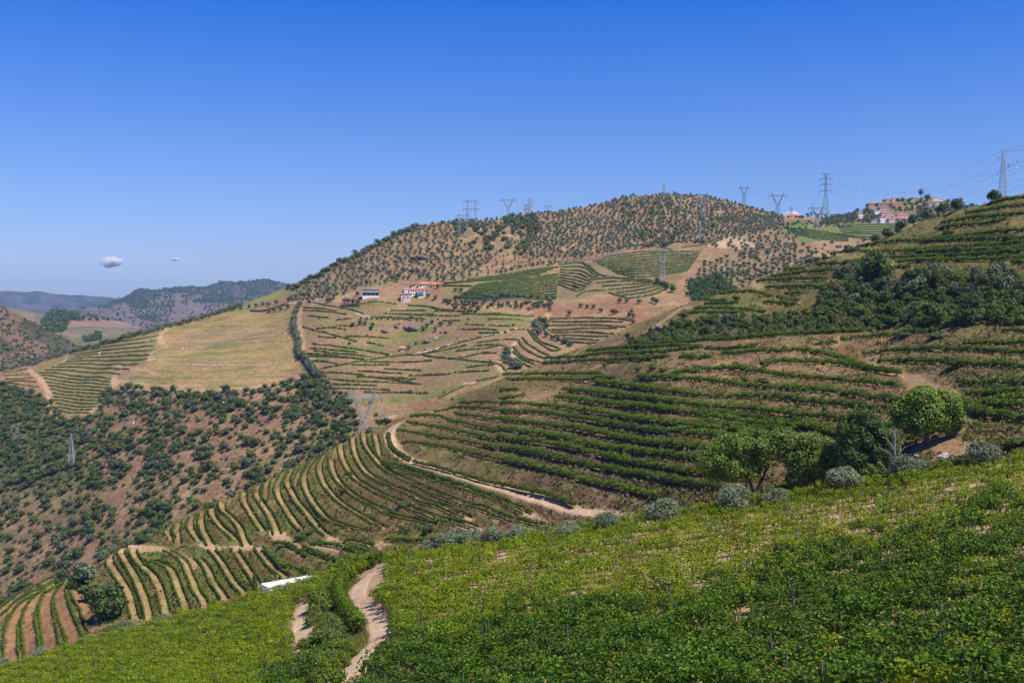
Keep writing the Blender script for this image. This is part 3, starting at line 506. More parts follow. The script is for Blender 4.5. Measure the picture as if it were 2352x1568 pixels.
ROWS_D['ring'] = [r3(p) for p in ([(420, 1240), (700, 1222), (1000, 1237), (1120, 1252)], [(410, 1262), (700, 1256), (1050, 1262)], [(400, 1302), (700, 1285), (1080, 1305)], [(410, 1337), (700, 1322), (1000, 1316)], [(430, 1357), (700, 1353), (980, 1368)], [(460, 1387), (930, 1392)], [(530, 1417), (850, 1425)], [(570, 1447), (800, 1450)])]
ROWS_D['fan'] = [g8(p) for p in ([(1985, 450), (2050, 530), (2160, 600), (2225, 600)], [(2012, 450), (2090, 540), (2240, 592)], [(1940, 510), (2000, 570), (2100, 620), (2150, 637)], [(1910, 530), (1950, 590), (2050, 640), (2110, 662)], [(1870, 580), (1920, 640), (2000, 680), (2080, 697)], [(1870, 620), (1950, 680), (2040, 717)], [(1880, 670), (1960, 720), (2020, 742)], [(2100, 400), (2120, 450), (2200, 510), (2300, 560)])]
ROWS_D['upper'] = family(r4([(300, 770), (560, 800), (850, 840)]), r4([(400, 830), (620, 880), (850, 885)]), 6)+family(r4([(760, 765), (1000, 745), (1390, 738)]), r4([(840, 855), (1050, 870), (1200, 850)]), 7)+family(r4([(620, 700), (760, 690), (900, 690)]), r4([(630, 725), (760, 722), (900, 715)]), 3)
D.amp = .12
D.setlines([l for k, q in ROWS_D.items() if k not in ('upper', 'left', 'green') for l in q]+TRK_D[:1], 2.2)
gD = groundmat('hill_soil', 2.6, bump=.8)
D.build('hillside', gD, colD, (10, 40, .5), 'big dry hill across the valley')

# ---- far hills
def far(name, ctrl, top, bottom, u0, u1, nu, nw, rough, pal, seed, label, polys=()):
    S = Sheet(ctrl, top, bottom, u0, u1, nu, nw, rough)
    def col(u, v, P, d):
        q = P[:, 1]/2287.0
        n1 = fbm(u, v*2.2, 34, seed); n2 = fbm(u, v*1.6, 8, seed+3, 5)
        C = np.ones((len(u), 4)); C[:, :3] = pal[0]; mixc(C, (n1-.52)*7, pal[1]); mixc(C, np.clip((n2-.48)*7, 0, .75)*(n1 < .52), pal[2]); C[:, 3] = .3
        for poly, c in polys: mixc(C, feather(u, v, poly, 3, seed+7, 9), c)
        return C
    m = groundmat(name+'_soil', rough[1]/40.0, bump=1.0)
    S.build(name, m, col, (6, rough[1]*4, .4), label); return S
DK = (.045, .052, .030)
F1 = far('far_mountain', [(0, 672, 9000), (300, 690, 9000), (-400, 660, 9000), (0, 760, 6500), (300, 780, 6500), (700, 780, 6500), (700, 720, 9000)],
    [(-400, 660), (0, 672), (32, 675), (86, 676), (113, 680), (150, 682), (188, 686), (234, 692), (300, 700), (700, 730)], [(-400, 800), (700, 800)], -400, 700, 260, 70, (180, 900), [(.042, .055, .050), (.095, .088, .085), (.07, .07, .062)], 31, 'hazy blue mountain ridge furthest to the left')  # bluish palette: part of the distance haze is put into the ground colour
F2_TOP = [(120, 745), (187, 716), (214, 706), (242, 691), (274, 679), (295, 667), (317, 657), (350, 656), (376, 655), (414, 648), (443, 653), (457, 653), (483, 649), (510, 643), (532, 645), (564, 649), (604, 647), (640, 652), (660, 656), (800, 690), (1000, 720)]
F2 = far('wooded_mountain', [(187, 716, 5200), (400, 655, 5600), (660, 656, 5800), (1000, 720, 5600), (187, 760, 4200), (400, 770, 3700), (660, 790, 3700), (1000, 800, 3700)],
    F2_TOP, [(120, 800), (1000, 810)], 120, 1000, 320, 110, (110, 480), [(.042, .055, .045), (.14, .105, .09), (.10, .085, .07)], 41, 'blue wooded mountain behind the valley on the left',  # browns pulled towards blue, aerial haze painted into the base colours
    [(g, (.155, .118, .10)) for g in (r1([(1280, 460), (1400, 410), (1660, 425), (1650, 470), (1900, 360), (2300, 380), (2300, 450), (1700, 600), (1200, 660), (800, 560), (760, 520), (1250, 510)]), r1([(1625, 360), (1665, 292), (1680, 292), (1650, 350)]))]+[(r1([(1700, 420), (2000, 440), (1990, 460), (1640, 455)]), DK), (r1([(1150, 545), (1350, 550), (1340, 600), (1200, 600)]), DK)])
F3 = far('field_hill', [(27, 708, 3000), (107, 720, 2900), (166, 713, 2700), (255, 735, 2500), (330, 752, 2400), (120, 790, 2000), (255, 790, 2100), (400, 790, 2100), (0, 790, 2200), (500, 780, 2300)],
    [(-20, 705), (27, 708), (75, 716), (107, 720), (120, 713), (134, 710), (166, 714), (188, 726), (220, 731), (255, 735), (282, 738), (305, 746), (328, 753), (360, 765), (500, 790)], [(-20, 850), (500, 850)], -20, 500, 220, 120, (14, 160), [(.17, .14, .07), (.22, .15, .09), (.12, .13, .05)], 51, 'low hill with a pinkish ploughed field beyond the left ridge',
    [(r1([(340, 610), (380, 570), (440, 520), (560, 520), (690, 575), (690, 608), (590, 610), (540, 700), (420, 690)]), DK), (r1([(575, 612), (1000, 605), (1200, 660), (1100, 700), (860, 730), (640, 740), (535, 720)]), (.25, .155, .12)), (r1([(540, 665), (700, 655), (1100, 668), (1200, 665), (1120, 690), (850, 725), (680, 720), (540, 700)]), (.15, .14, .08)), (r1([(700, 740), (860, 715), (860, 770), (720, 780)]), DK)])
F4 = far('scrub_hill', [(0, 697, 1500), (60, 735, 1550), (150, 790, 1650), (0, 850, 1250), (150, 850, 1350), (250, 830, 1500), (-400, 600, 1400), (-400, 900, 1100)],
    [(-400, 560), (-100, 650), (0, 697), (16, 705), (48, 723), (80, 740), (107, 757), (134, 770), (175, 788), (260, 812), (400, 850)], [(-400, 1000), (0, 930), (400, 890)], -400, 400, 240, 110, (12, 90), [(.085, .075, .045), (.19, .115, .08), (.06, .065, .03)], 61, 'dark scrub covered hill at the left edge')
# valley ground out to the horizon
g = Geo(); g.box(-7400, 7400, 150, 11400, -330, -326); m = simple('valley_earth', (.16, .12, .07), .95, 0, .2, .004)
struct('valley_floor', g.mesh('valley_floor', m))

# ------------------------------------------------------------------ leaf materials
M_VDARK = leafmat('vine_leaf_dark', [(0, (.010, .036, .004)), (.5, (.050, .122, .006)), (.85, (.14, .25, .012)), (.97, (.20, .28, .02)), (1, (.32, .12, .04))], .35, .6)
M_VMID = leafmat('vine_leaf_green', [(0, (.06, .115, .005)), (.5, (.17, .265, .006)), (.85, (.28, .36, .010)), (1, (.40, .36, .02))], .4, .42)
M_VYEL = leafmat('vine_leaf_yellow', [(0, (.10, .15, .005)), (.45, (.23, .32, .008)), (.85, (.38, .42, .012)), (1, (.66, .54, .03))], .4, .6)
M_VROW = leafmat('vine_row_leaf', [(0, (.045, .088, .006)), (.5, (.115, .190, .010)), (1, (.24, .30, .022))], .32, .5)
M_VROWF = leafmat('vine_row_leaf_far', [(0, (.050, .092, .016)), (.5, (.090, .148, .022)), (1, (.15, .205, .040))], .15, .6)
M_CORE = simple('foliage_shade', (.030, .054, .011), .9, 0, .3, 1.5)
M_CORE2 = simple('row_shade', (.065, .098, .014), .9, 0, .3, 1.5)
M_OLIVE = leafmat('olive_leaf', [(0, (.10, .13, .062)), (.5, (.185, .225, .125)), (1, (.32, .36, .235))], .15, .5)
M_OLIVED = leafmat('olive_leaf_far', [(0, (.085, .108, .066)), (.5, (.135, .165, .105)), (1, (.22, .255, .175))], .1, .6)
M_PINE = leafmat('pine_needle', [(0, (.045, .082, .012)), (.5, (.135, .215, .020)), (1, (.27, .35, .04))], .15, .6)
M_DARKL = leafmat('dark_leaf', [(0, (.020, .048, .011)), (.5, (.055, .098, .016)), (1, (.12, .18, .028))], .15, .5)
M_BUSH = leafmat('bush_leaf', [(0, (.042, .068, .014)), (.5, (.10, .14, .020)), (1, (.19, .225, .04))], .2, .55)
M_BROOM = leafmat('broom_leaf', [(0, (.07, .10, .012)), (.5, (.15, .185, .022)), (1, (.26, .27, .05))], .3, .5)
M_GREYB = leafmat('grey_bush_leaf', [(0, (.070, .080, .050)), (.5, (.11, .125, .082)), (1, (.18, .20, .14))], .15, .6)
M_DRYB = leafmat('dry_bush_leaf', [(0, (.09, .075, .035)), (.5, (.16, .135, .055)), (1, (.25, .20, .08))], .15, .7)
M_GRASS = leafmat('grass_blade', [(0, (.10, .13, .02)), (.5, (.20, .21, .04)), (1, (.36, .29, .10))], .3, .7)
M_BARK = simple('bark', (.10, .072, .052), .95, 0, .3, 2.0)
M_BARKG = simple('grey_bark', (.20, .18, .165), .95, 0, .3, 3.0)
M_WOOD = simple('vine_wood', (.09, .06, .04), .95, 0, .3, 6.0)
M_POST = simple('stake', (.15, .135, .12), .9, 0, .2, 5.0)

def blobs_round(rng, R, H, z0, n, rb=(.32, .5)):
    out = [(0, 0, z0+H*.5, R*.72, R*.72, H*.36)]
    for i in range(n):
        a = rng.uniform(0, 2*PI); e = rng.uniform(-.5, 1); k = math.sqrt(max(0, 1-e*e)); b = rng.uniform(*rb)
        out.append((R*.62*k*math.cos(a), R*.62*k*math.sin(a), z0+H*.5+H*.33*e, R*b, R*b, H*b*.62))
    return out
def crown_pts(rng, blobs, n, rad=(.72, 1.08), jit=.55, up=.15):
    B = np.array(blobs, float); wgt = B[:, 3]*B[:, 5]; wgt = wgt/wgt.sum(); k = rng.choice(len(B), int(n*2.2), p=wgt)
    d = rng.normal(size=(len(k), 3)); d /= np.linalg.norm(d, axis=1)[:, None]; r = rng.uniform(rad[0], rad[1], len(k))
    C = B[k, :3]+d*B[k, 3:6]*r[:, None]; keep = np.ones(len(k), bool)
    for j in range(len(B)):
        q = (C-B[j, :3])/B[j, 3:6]; keep &= ~(((q*q).sum(1) < .45) & (k != j))
    C = C[keep][:n]; d = d[keep][:n]; N = d/B[k[keep][:n], 3:6]; N /= np.linalg.norm(N, axis=1)[:, None]
    N = N+rng.normal(size=N.shape)*jit; N[:, 2] += up; N /= np.linalg.norm(N, axis=1)[:, None]
    return C, N
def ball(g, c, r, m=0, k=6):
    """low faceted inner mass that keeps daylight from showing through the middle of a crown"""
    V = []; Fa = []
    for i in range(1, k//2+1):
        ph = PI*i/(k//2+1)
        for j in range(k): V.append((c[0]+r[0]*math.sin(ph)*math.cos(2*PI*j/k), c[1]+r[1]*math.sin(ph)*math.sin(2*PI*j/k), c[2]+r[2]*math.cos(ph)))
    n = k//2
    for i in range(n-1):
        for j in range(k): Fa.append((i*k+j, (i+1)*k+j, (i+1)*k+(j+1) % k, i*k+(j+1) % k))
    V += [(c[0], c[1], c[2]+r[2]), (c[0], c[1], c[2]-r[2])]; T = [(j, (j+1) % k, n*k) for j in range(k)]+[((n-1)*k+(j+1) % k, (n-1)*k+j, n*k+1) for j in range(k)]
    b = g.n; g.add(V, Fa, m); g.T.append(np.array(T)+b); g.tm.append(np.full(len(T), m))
def small_tree(seed, R, H, n, leaf, mat, core=True, trunk=True, z0=.3, nb=6, bark=None, jit=.6):
    rng = np.random.default_rng(seed); g = Geo(); bl = blobs_round(rng, R, H, z0, nb)
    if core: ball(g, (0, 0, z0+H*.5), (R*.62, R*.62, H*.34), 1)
    C, N = crown_pts(rng, bl, n, jit=jit); g.leaves(C, N, leaf, rng, 0)
    if trunk: g.tube([(0, 0, -.5), (.05*R, 0, z0+H*.2), (-.03*R, .02*R, z0+H*.5)], [R*.08, R*.06, R*.03], 5, 2)
    return g.mesh('tree_mesh', [mat, M_CORE, bark or M_BARK])

def tree_protos(n, fn): return [fn(i) for i in range(n)]
OL_FAR = [small_tree(100+i, 2.2, 3.6, 90, .75, M_OLIVED, z0=.5) for i in range(7)]
SC_FAR = [small_tree(200+i, 3.0, 4.2, 110, .95, (M_DARKL, M_BUSH, M_DARKL, M_GREYB, M_BUSH)[i % 5], z0=0, trunk=False) for i in range(10)]
DK_FAR = [small_tree(300+i, 3.4, 6.0, 150, .95, M_DARKL, z0=.6) for i in range(4)]

def scatter(sheet, poly, spacing, cand, rng, dens=None, lattice=None):
    """positions on the ground inside an outline, kept at least `spacing` metres apart"""
    P = np.array(poly); lo = P.min(0); hi = P.max(0)
    if lattice:
        du, dv, sh, ju, jv = lattice; U = []; V = []
        for a, uu in enumerate(np.arange(lo[0], hi[0], du)):
            for vv in np.arange(lo[1], hi[1], dv): U.append(uu+sh*(vv-lo[1])); V.append(vv+(a % 2)*dv*.5)
        U = np.array(U)+rng.normal(0, ju, len(U)); V = np.array(V)+rng.normal(0, jv, len(V))
    else: U = rng.uniform(lo[0], hi[0], cand); V = rng.uniform(lo[1], hi[1], cand)
    k = inpoly(U, V, poly) & (V > sheet.topv(U)+.5); U, V = U[k], V[k]
    if dens is not None: k = rng.uniform(0, 1, len(U)) < dens(U, V); U, V = U[k], V[k]
    if not len(U): return []
    Q = sheet.base(U, V); Q[:, 2] += sheet.terr(Q); grid = {}; out = []
    for u, v, q in zip(U, V, Q):
        s_ = spacing*rng.uniform(.8, 1.3); c = (int(q[0]//spacing), int(q[1]//spacing)); ok = True
        for i in (-1, 0, 1):
            for j in (-1, 0, 1):
                for p in grid.get((c[0]+i, c[1]+j), ()):
                    if (p[0]-q[0])**2+(p[1]-q[1])**2 < s_*s_*.8: ok = False; break
        if ok: grid.setdefault(c, []).append(q); out.append((u, v, q))
    return out
ALLSMALL = {}     # kind -> list of (range, pos, mesh, scale, rot, label, group, category)
def plant(kind, pts, protos, smin, smax, rng, label, group, cat, sink=.25):
    L = ALLSMALL.setdefault(kind, [])
    for u, v, q in pts:
        s_ = smin+(smax-smin)*float(rng.beta(1.3, 1.8)); L.append((s_/q[1], (q[0], q[1], q[2]-sink), protos[rng.integers(len(protos))], (s_*rng.uniform(.9, 1.1), s_*rng.uniform(.9, 1.1), s_*rng.uniform(.85, 1.15)), rng.uniform(0, 6.28), label, group, cat, s_))
MARKS = [(164, 1040, 'the lower left lattice mast'), (520, 800, 'the yellow field'), (700, 780, 'the winding tree hedge'), (835, 950, 'the big delta pylon'), (110, 940, 'the winding left track'), (350, 960, 'the field edge'), (480, 1150, 'the spur brow'), (640, 1000, 'the rock ledges'), (60, 1300, 'the lower left corner'), (250, 1220, 'the gully head'), (960, 670, 'the farmhouses'), (1100, 500, 'the skyline pylons'), (1525, 446, 'the hill top'), (1620, 680, 'the small dark wood'), (2050, 470, 'the village'), (2010, 620, 'the tallest dark tree'), (1700, 730, 'the two feathery bushes'), (2297, 620, 'the column shaped tree')]
def locate(p):
    x, y, z = p; u = CX+F*x/y/1.0; v = HORIZON-F*z/y
    m = min(MARKS, key=lambda q: (q[0]-u)**2+(q[1]-v)**2*1.6); dx, dy = u-m[0], v-m[1]
    return ('left of ' if dx < 0 else 'right of ')*(abs(dx) > abs(dy))+('above ' if dy < 0 else 'below ')*(abs(dx) <= abs(dy))+m[2]
def settle(kind, name, stuffname, stufflabel, limit=295):
    L = sorted(ALLSMALL[kind], key=lambda t: -t[0])
    for i_, t in enumerate(L[:limit]):
        if 'scrub oak bush' in t[5] or 'overgrown band' in t[5]:
            tone = {'dark_leaf': 'dark green', 'bush_leaf': 'mid green', 'grey_bush_leaf': 'greyish', 'olive_leaf': 'silvery', 'vine_row_leaf': 'fresh green', 'dry_bush_leaf': 'withered'}[t[2].materials[0].name]
            t = t[:5]+('%s %s %s %s' % ('large' if t[8] > (1.15 if kind == 'scrub' else 1.1) else 'medium', tone, 'scrub bush' if kind == 'scrub' else 'shrub', locate(t[1])),)+t[6:]
        o = link(name, t[2], None, t[1], t[4], t[3]); tag(o, t[5], t[7], t[6])
    rest = L[limit:]
    if not rest: return
    VV = []; FQ = []; FT = []; QM = []; TM = []; n = 0; mats = []; cache = {}
    for t in rest:
        me = t[2]
        if me.name not in cache:
            v = np.empty(len(me.vertices)*3, np.float32); me.vertices.foreach_get('co', v); v = v.reshape(-1, 3)
            li = np.empty(len(me.loops), np.int32); me.loops.foreach_get('vertex_index', li)
            st = np.empty(len(me.polygons), np.int32); me.polygons.foreach_get('loop_start', st); tot = np.empty(len(me.polygons), np.int32); me.polygons.foreach_get('loop_total', tot)
            mi = np.empty(len(me.polygons), np.int32); me.polygons.foreach_get('material_index', mi)
            mm = []
            for m in me.materials:
                if m not in mats: mats.append(m)
                mm.append(mats.index(m))
            mi = np.array(mm)[mi]; q = tot == 4
            fq = li[st[q][:, None]+np.arange(4)]; ft = li[st[~q][:, None]+np.arange(3)] if (~q).any() else np.zeros((0, 3), int)
            # thin the leaves of the farthest ones
            cache[me.name] = (v, fq, ft, mi[q], mi[~q])
        v, fq, ft, qm, tm = cache[me.name]
        c, s_ = math.cos(t[4]), math.sin(t[4]); sx, sy, sz = t[3]
        X = v[:, 0]*sx; Y = v[:, 1]*sy
        VV.append(np.c_[X*c-Y*s_+t[1][0], X*s_+Y*c+t[1][1], v[:, 2]*sz+t[1][2]]); FQ.append(fq+n); FT.append(ft+n); QM.append(qm); TM.append(tm); n += len(v)
    me = npmesh(stuffname, np.vstack(VV), [np.vstack(FQ), np.vstack(FT)], mats, np.concatenate(QM+TM))
    struct(stuffname, me, 'stuff', stufflabel)

# ---- far side: groves, scrub, hedges
rng = np.random.default_rng(11)
def off_fields(u, v):
    m = np.ones(len(u))
    for f in (FLD1, FLD2, FLD3, FLD4, FAN, YELF, LVIN): m *= ~inpoly(u, v, f)
    return m
HILLTOP = [(1000, 512), (1120, 500), (1240, 485), (1400, 455), (1550, 440), (1700, 465), (1800, 490), (1800, 525), (1700, 540), (1630, 560), (1450, 575), (1330, 590), (1220, 590), (1180, 560), (1240, 520), (1100, 530)]
g1 = [(655, 690), (720, 640), (830, 580), (920, 535), (1000, 515), (1050, 512), (1060, 560), (1140, 590), (1060, 650), (1010, 650), (950, 640), (830, 665), (760, 690)]
pl = 'grey olive tree on the left flank of the big hill'
plant('olive', scatter(D, g1, 6.9, 12000, rng, lambda u, v: off_fields(u, v)*(.45+.55*(fbm(u, v, 22, 3) > .45))), OL_FAR, .6, 1.5, rng, pl, 'olive trees on the left flank of the big hill', 'olive tree')
plant('olive', scatter(D, HILLTOP, 5.2, 24000, rng, lambda u, v: off_fields(u, v)*np.clip(1.3-(v-450)/180, .3, 1)*(.35+.65*(fbm(u, v*1.5, 14, 6) > .42))), OL_FAR, .55, 1.4, rng, 'small silvery olive tree near the rounded hilltop', 'olive trees near the rounded hilltop', 'olive tree')
RED = [(1200, 520), (1360, 500), (1480, 560), (1330, 600), (1280, 610), (1150, 632), (1060, 650), (1120, 600)]
plant('olive', scatter(D, RED, 6.5, 1, rng, lambda u, v: off_fields(u, v)*.8, (8.5, 7.0, -.05, 1.2, 1.0)), OL_FAR, .5, .85, rng, 'young olive tree dotted in lines on bare reddish slope', 'young olives on the bare reddish slope', 'olive tree')
RG = [(1620, 600), (1700, 590), (1760, 545), (1840, 575), (1900, 600), (1830, 620), (1740, 655), (1640, 690), (1570, 690), (1590, 640)]
plant('olive', scatter(D, RG, 6.5, 1, rng, lambda u, v: off_fields(u, v)*.88, (13, 9.5, -.05, 1.6, 1.2)), OL_FAR, 1.0, 1.35, rng, 'round olive tree on terraces right of the vineyard pylon', 'olive trees on the terraces right of the vineyard pylon', 'olive tree')
RG2 = [(1620, 560), (1700, 520), (1800, 515), (1850, 560), (1840, 580), (1700, 600)]
plant('olive', scatter(D, RG2, 9, 1800, rng, lambda u, v: .75*(fbm(u, v, 18, 5) > .4)), OL_FAR, .9, 1.3, rng, 'olive tree on the pale bare ground below the right shoulder', 'olive trees below the right shoulder of the hill', 'olive tree')
for a, b, n in ((((1640, 505), (1790, 500), 40)), ((1700, 515), (1960, 520), 60), ((1820, 500), (1960, 500), 40)):
    pts = []
    for t in np.linspace(0, 1, n):
        u = a[0]+(b[0]-a[0])*t+rng.normal(0, 2); v = a[1]+(b[1]-a[1])*t+rng.normal(0, 3); pts.append((u, v, D.pos(u, v)[0]))
    plant('olive', pts, OL_FAR, .9, 1.4, rng, 'olive tree on the saddle between the hill and the village', 'olive trees on the saddle before the village', 'olive tree')
# rows of single olives around the farmhouses
ROWT = [(g8([(675, 338), (718, 338), (757, 333), (803, 337), (837, 338), (888, 342), (935, 343), (975, 343), (1022, 344), (1115, 352), (1155, 352)]), .75, 'olive tree in the thin line above the rock outcrops'),
 (g8([(1070, 348), (1232, 366), (1298, 383), (1257, 430), (1163, 425), (1190, 400), (665, 382), (705, 384), (752, 424), (765, 395), (607, 395), (1050, 582), (1372, 380)]), 1.15, 'round olive tree scattered about the rocky patch in the bowl'),
 (g8([(545, 215), (575, 218), (610, 218), (650, 212), (640, 98), (270, 222), (645, 157), (410, 208), (432, 208), (1257, 187), (1200, 172), (1415, 127), (1460, 130), (1275, 105)]), 1.25, 'olive tree standing near the white farm buildings'),
 (g8([(1327, 200), (1373, 202), (1423, 222), (1466, 216), (1520, 220), (1560, 220), (1627, 228), (1648, 172), (1698, 176), (1735, 190), (1800, 172), (1838, 170), (1875, 172), (1912, 170), (1953, 175), (2013, 172), (2065, 180), (2130, 180), (2177, 178)]), 1.15, 'olive tree in the line along the foot of the green vineyard'),
 (g8([(1707, 235), (1755, 245), (1828, 225), (1890, 255), (1930, 258), (1990, 272), (2030, 256), (2070, 250), (2090, 215), (2115, 252), (2140, 240), (2157, 208), (2047, 232), (2155, 275), (1970, 220)]), 1.2, 'olive tree in the loose cluster below the green vineyard'),
 (r3([(395, 1393), (455, 1418), (497, 1428), (553, 1453), (602, 1467)]), 1.3, 'olive tree with long shadow beside the ring shaped terraces'),
 (r3([(305, 1290), (320, 1310), (310, 1330), (335, 1340), (345, 1360), (325, 1375), (290, 1300)]), 1.35, 'olive tree packed in the clump left of the ring shaped terraces'),
 (g8([(1800, 640), (1815, 620), (1830, 650), (1800, 670), (1820, 690), (1845, 700), (1870, 715), (1885, 735), (1905, 745), (1925, 735), (1860, 740)]), 1.3, 'olive tree in the clump at the end of the bowl path'),
 (r3([(20, 1035), (690, 1130), (745, 1132), (800, 1134), (1025, 1090), (1082, 1090), (1187, 1098), (1310, 1095), (1340, 1110), (593, 1192), (967, 1190), (1000, 1183), (865, 1165), (1125, 1188), (1105, 1215), (1140, 1225), (1140, 1270)]), 1.2, 'olive tree on the reddish ledge below the pylon vineyard'),
 (r1([(1985, 512), (2060, 505), (2130, 490), (2190, 480), (2245, 470), (2295, 462), (1850, 545), (2300, 520)]), 1.2, 'olive tree in the row along the left skyline ridge'),
 (r2([(50, 1120), (110, 1110), (155, 1105), (220, 1090), (165, 1155), (205, 1155), (258, 1145), (320, 1128), (340, 1060), (395, 1050), (460, 1035), (500, 1030), (580, 1020), (630, 1010)]), 1.35, 'olive tree on the shoulder above the tree hedge'),
 (r3([(280, 778), (325, 765), (372, 757), (430, 757), (470, 745), (160, 797), (105, 808), (50, 820), (10, 830), (255, 728), (320, 705), (290, 695), (400, 700), (470, 700), (700, 690), (770, 590)]), 1.1, 'olive tree above the stone terrace wall')]
for pts, s_, lab in ROWT:
    q = [(u, v, D.pos(u, v+2)[0]) for u, v in pts]
    plant('olive', q, OL_FAR, s_*.92, s_*1.1, rng, lab, lab.replace('olive tree', 'olive trees'), 'olive tree')
# the hedge of trees running down the slope, and the ridge line of olives
hl = smooth(r2([(430, 1105), (405, 1150), (385, 1200), (372, 1260), (370, 1320), (395, 1380), (415, 1440), (410, 1500), (420, 1550)])+[(700, 830), (715, 850), (730, 868)], 4.2)
q = [(u+rng.normal(0, 1.2), v, D.pos(u, v+3)[0]) for u, v in hl]
plant('olive', q, OL_FAR, 1.25, 1.7, rng, 'dark olive tree in the winding hedge that runs down the bowl', 'trees of the winding hedge down the bowl', 'olive tree')
rl = [(u, D.topv(u)+rng.uniform(3, 9)) for u in np.arange(215, 560, 3.6)]+[(u, D.topv(u)+rng.uniform(2, 6)) for u in np.arange(70, 215, 6)]
plant('olive', [(u, v, D.pos(u, v)[0]) for u, v in rl], OL_FAR, 1.0, 1.5, rng, 'pale olive tree on the long descending left skyline', 'olive trees on the long left skyline', 'olive tree')
settle('olive', 'olive_tree', 'distant_olive_trees', 'olive groves on the big hill, read as a mass')

VBOX = [(740, 895, 290, 395), (880, 975, 280, 365), (860, 1120, 360, 465), (1285, 1420, 270, 330), (1560, 1890, 265, 480), (425, 630, 360, 520), (600, 900, 335, 525), (540, 740, 508, 600), (240, 352, 548, 685), (650, 1350, 528, 765), (478, 655, 685, 765), (1870, 1935, 325, 385)]
def offv(u, v):
    ok = np.ones(len(u))
    for x0, x1_, y0, y1 in VBOX:
        (a, c), (b, d) = v5([(x0, y0), (x1_, y1)]); ok *= ~((u > a-1) & (u < b+1) & (v > c+1) & (v < d+2.5))
    return ok
# scrub on the lower left slope
def dscrub(u, v):
    n = fbm(u, v, 46, 21)*.6+fbm(u, v, 15, 5)*.4
    left = np.clip((260-u)/140, 0, 1)*np.clip((1150-v)/80, 0, 1)
    right = np.clip((u-640)/110, 0, 1)*.45+np.clip((975-v)/50, 0, 1)*.5*(u > 230)*(n > .42)
    return np.clip((n-.515)*9, .06, 1)*.9+left*.9+right
plant('scrub', scatter(D, SCRUB, 4.1, 40000, rng, dscrub), SC_FAR, .38, 1.6, rng, 'dark green scrub oak bush on the dry lower left slope', 'scrub bushes on the dry lower left slope', 'bush', .4)
plant('scrub', scatter(D, [(1040, 515), (1120, 505), (1230, 495), (1240, 530), (1200, 590), (1130, 580), (1060, 560)], 7, 1300, rng, lambda u, v: (fbm(u, v, 22, 9) > .47)*1.0), SC_FAR, .9, 1.7, rng, 'dark oak bush in the patch below the skyline pylons', 'oak bushes below the skyline pylons', 'bush', .4)
plant('scrub', scatter(D, [(1430, 455), (1650, 480), (1640, 560), (1500, 570), (1420, 520)], 8, 500, rng, lambda u, v: .35+0*u), SC_FAR, .8, 1.5, rng, 'dark bush among the hilltop olives', 'dark bushes among the hilltop olives', 'bush', .4)
plant('scrub', [(u, v, D.pos(u, v)[0]) for u, v in [(u, D.topv(u)+rng.uniform(2, 12)) for u in np.arange(660, 960, 4)]], SC_FAR, .8, 1.6, rng, 'bush on the steep left skyline of the big hill', 'bushes on the steep left skyline', 'bush', .4)
plant('scrub', scatter(D, [(1020, 690), (1080, 672), (1190, 680), (1130, 695), (1280, 690), (1270, 705), (1130, 705), (1090, 720), (1040, 705)], 5, 900, rng, lambda u, v: .5+0*u), SC_FAR, .5, .9, rng, 'green shrub in the gardens right of the farmhouses', 'garden shrubs right of the farmhouses', 'bush', .3)
plant('scrub', scatter(D, [(1880, 520), (1900, 505), (1960, 492), (2000, 470), (2090, 456), (2200, 466), (2300, 480), (2300, 500), (2100, 508), (1950, 512)], 8.5, 4500, rng, lambda u, v: .95*offv(u, v)), SC_FAR, .9, 1.6, rng, 'bush between the houses of the hilltop village', 'bushes between the village houses', 'bush', .4)
plant('scrub', scatter(D, [(1580, 660), (1640, 640), (1680, 670), (1700, 690), (1590, 700)], 5, 400, rng), DK_FAR, .9, 1.4, rng, 'tall dark tree in the wood behind the near ridge', 'trees of the small dark wood behind the near ridge', 'tree', .4)
plant('scrub', [(u, v, D.pos(u, v)[0]) for u, v in ((1320, 665), (1530, 668), (1545, 672), (1520, 662), (1250, 748), (1240, 742), (1255, 756), (1510, 655))], DK_FAR, .8, 1.3, rng, 'dark round tree beside the vineyard pylon', 'dark trees around the vineyard pylon', 'tree', .4)
plant('scrub', scatter(D, BOWL, 16, 260, rng, lambda u, v: .35+0*u), SC_FAR, .3, .7, rng, 'small bush among the rows of the bowl', 'small bushes among the rows of the bowl', 'bush', .3)
plant('scrub', scatter(D, [(1560, 690), (1700, 600), (1900, 560), (2000, 540), (2060, 520), (1900, 610), (1760, 640)], 6, 1500, rng, lambda u, v: .5+0*u), SC_FAR, .5, 1.0, rng, 'bush in the dip behind the near vineyard ridge', 'bushes in the dip behind the near ridge', 'bush', .3)
settle('scrub', 'scrub_bush', 'distant_scrub', 'scrub on the far slopes, read as a mass')
# far hills: woodland masses
FARB = [small_tree(900+i, 4.5, 6, 26, 3.0, M_DARKL, z0=-.5, trunk=False, nb=3) for i in range(3)]
plant('farwood', scatter(F4, [(-60, 640), (0, 697), (80, 740), (175, 790), (270, 812), (260, 845), (0, 870), (-60, 870)], 7, 6000, rng, lambda u, v: np.clip((fbm(u, v, 30, 2)-.36)*4, .15, 1)), FARB, .35, .9, rng, '', '', '')
plant('farwood', scatter(F3, r1([(350, 610), (380, 570), (440, 515), (560, 515), (690, 575), (690, 608), (590, 610), (540, 700), (420, 690)]), 12, 1500, rng), FARB, 1.1, 1.9, rng, '', '', '')
plant('farwood', scatter(F3, r1([(700, 740), (860, 715), (860, 770), (720, 780)]), 10, 300, rng), FARB, 1.0, 1.5, rng, '', '', '')
plant('farwood', scatter(F3, r1([(700, 590), (950, 580), (1000, 604), (700, 608)]), 18, 150, rng), FARB, 1.1, 1.7, rng, '', '', '')
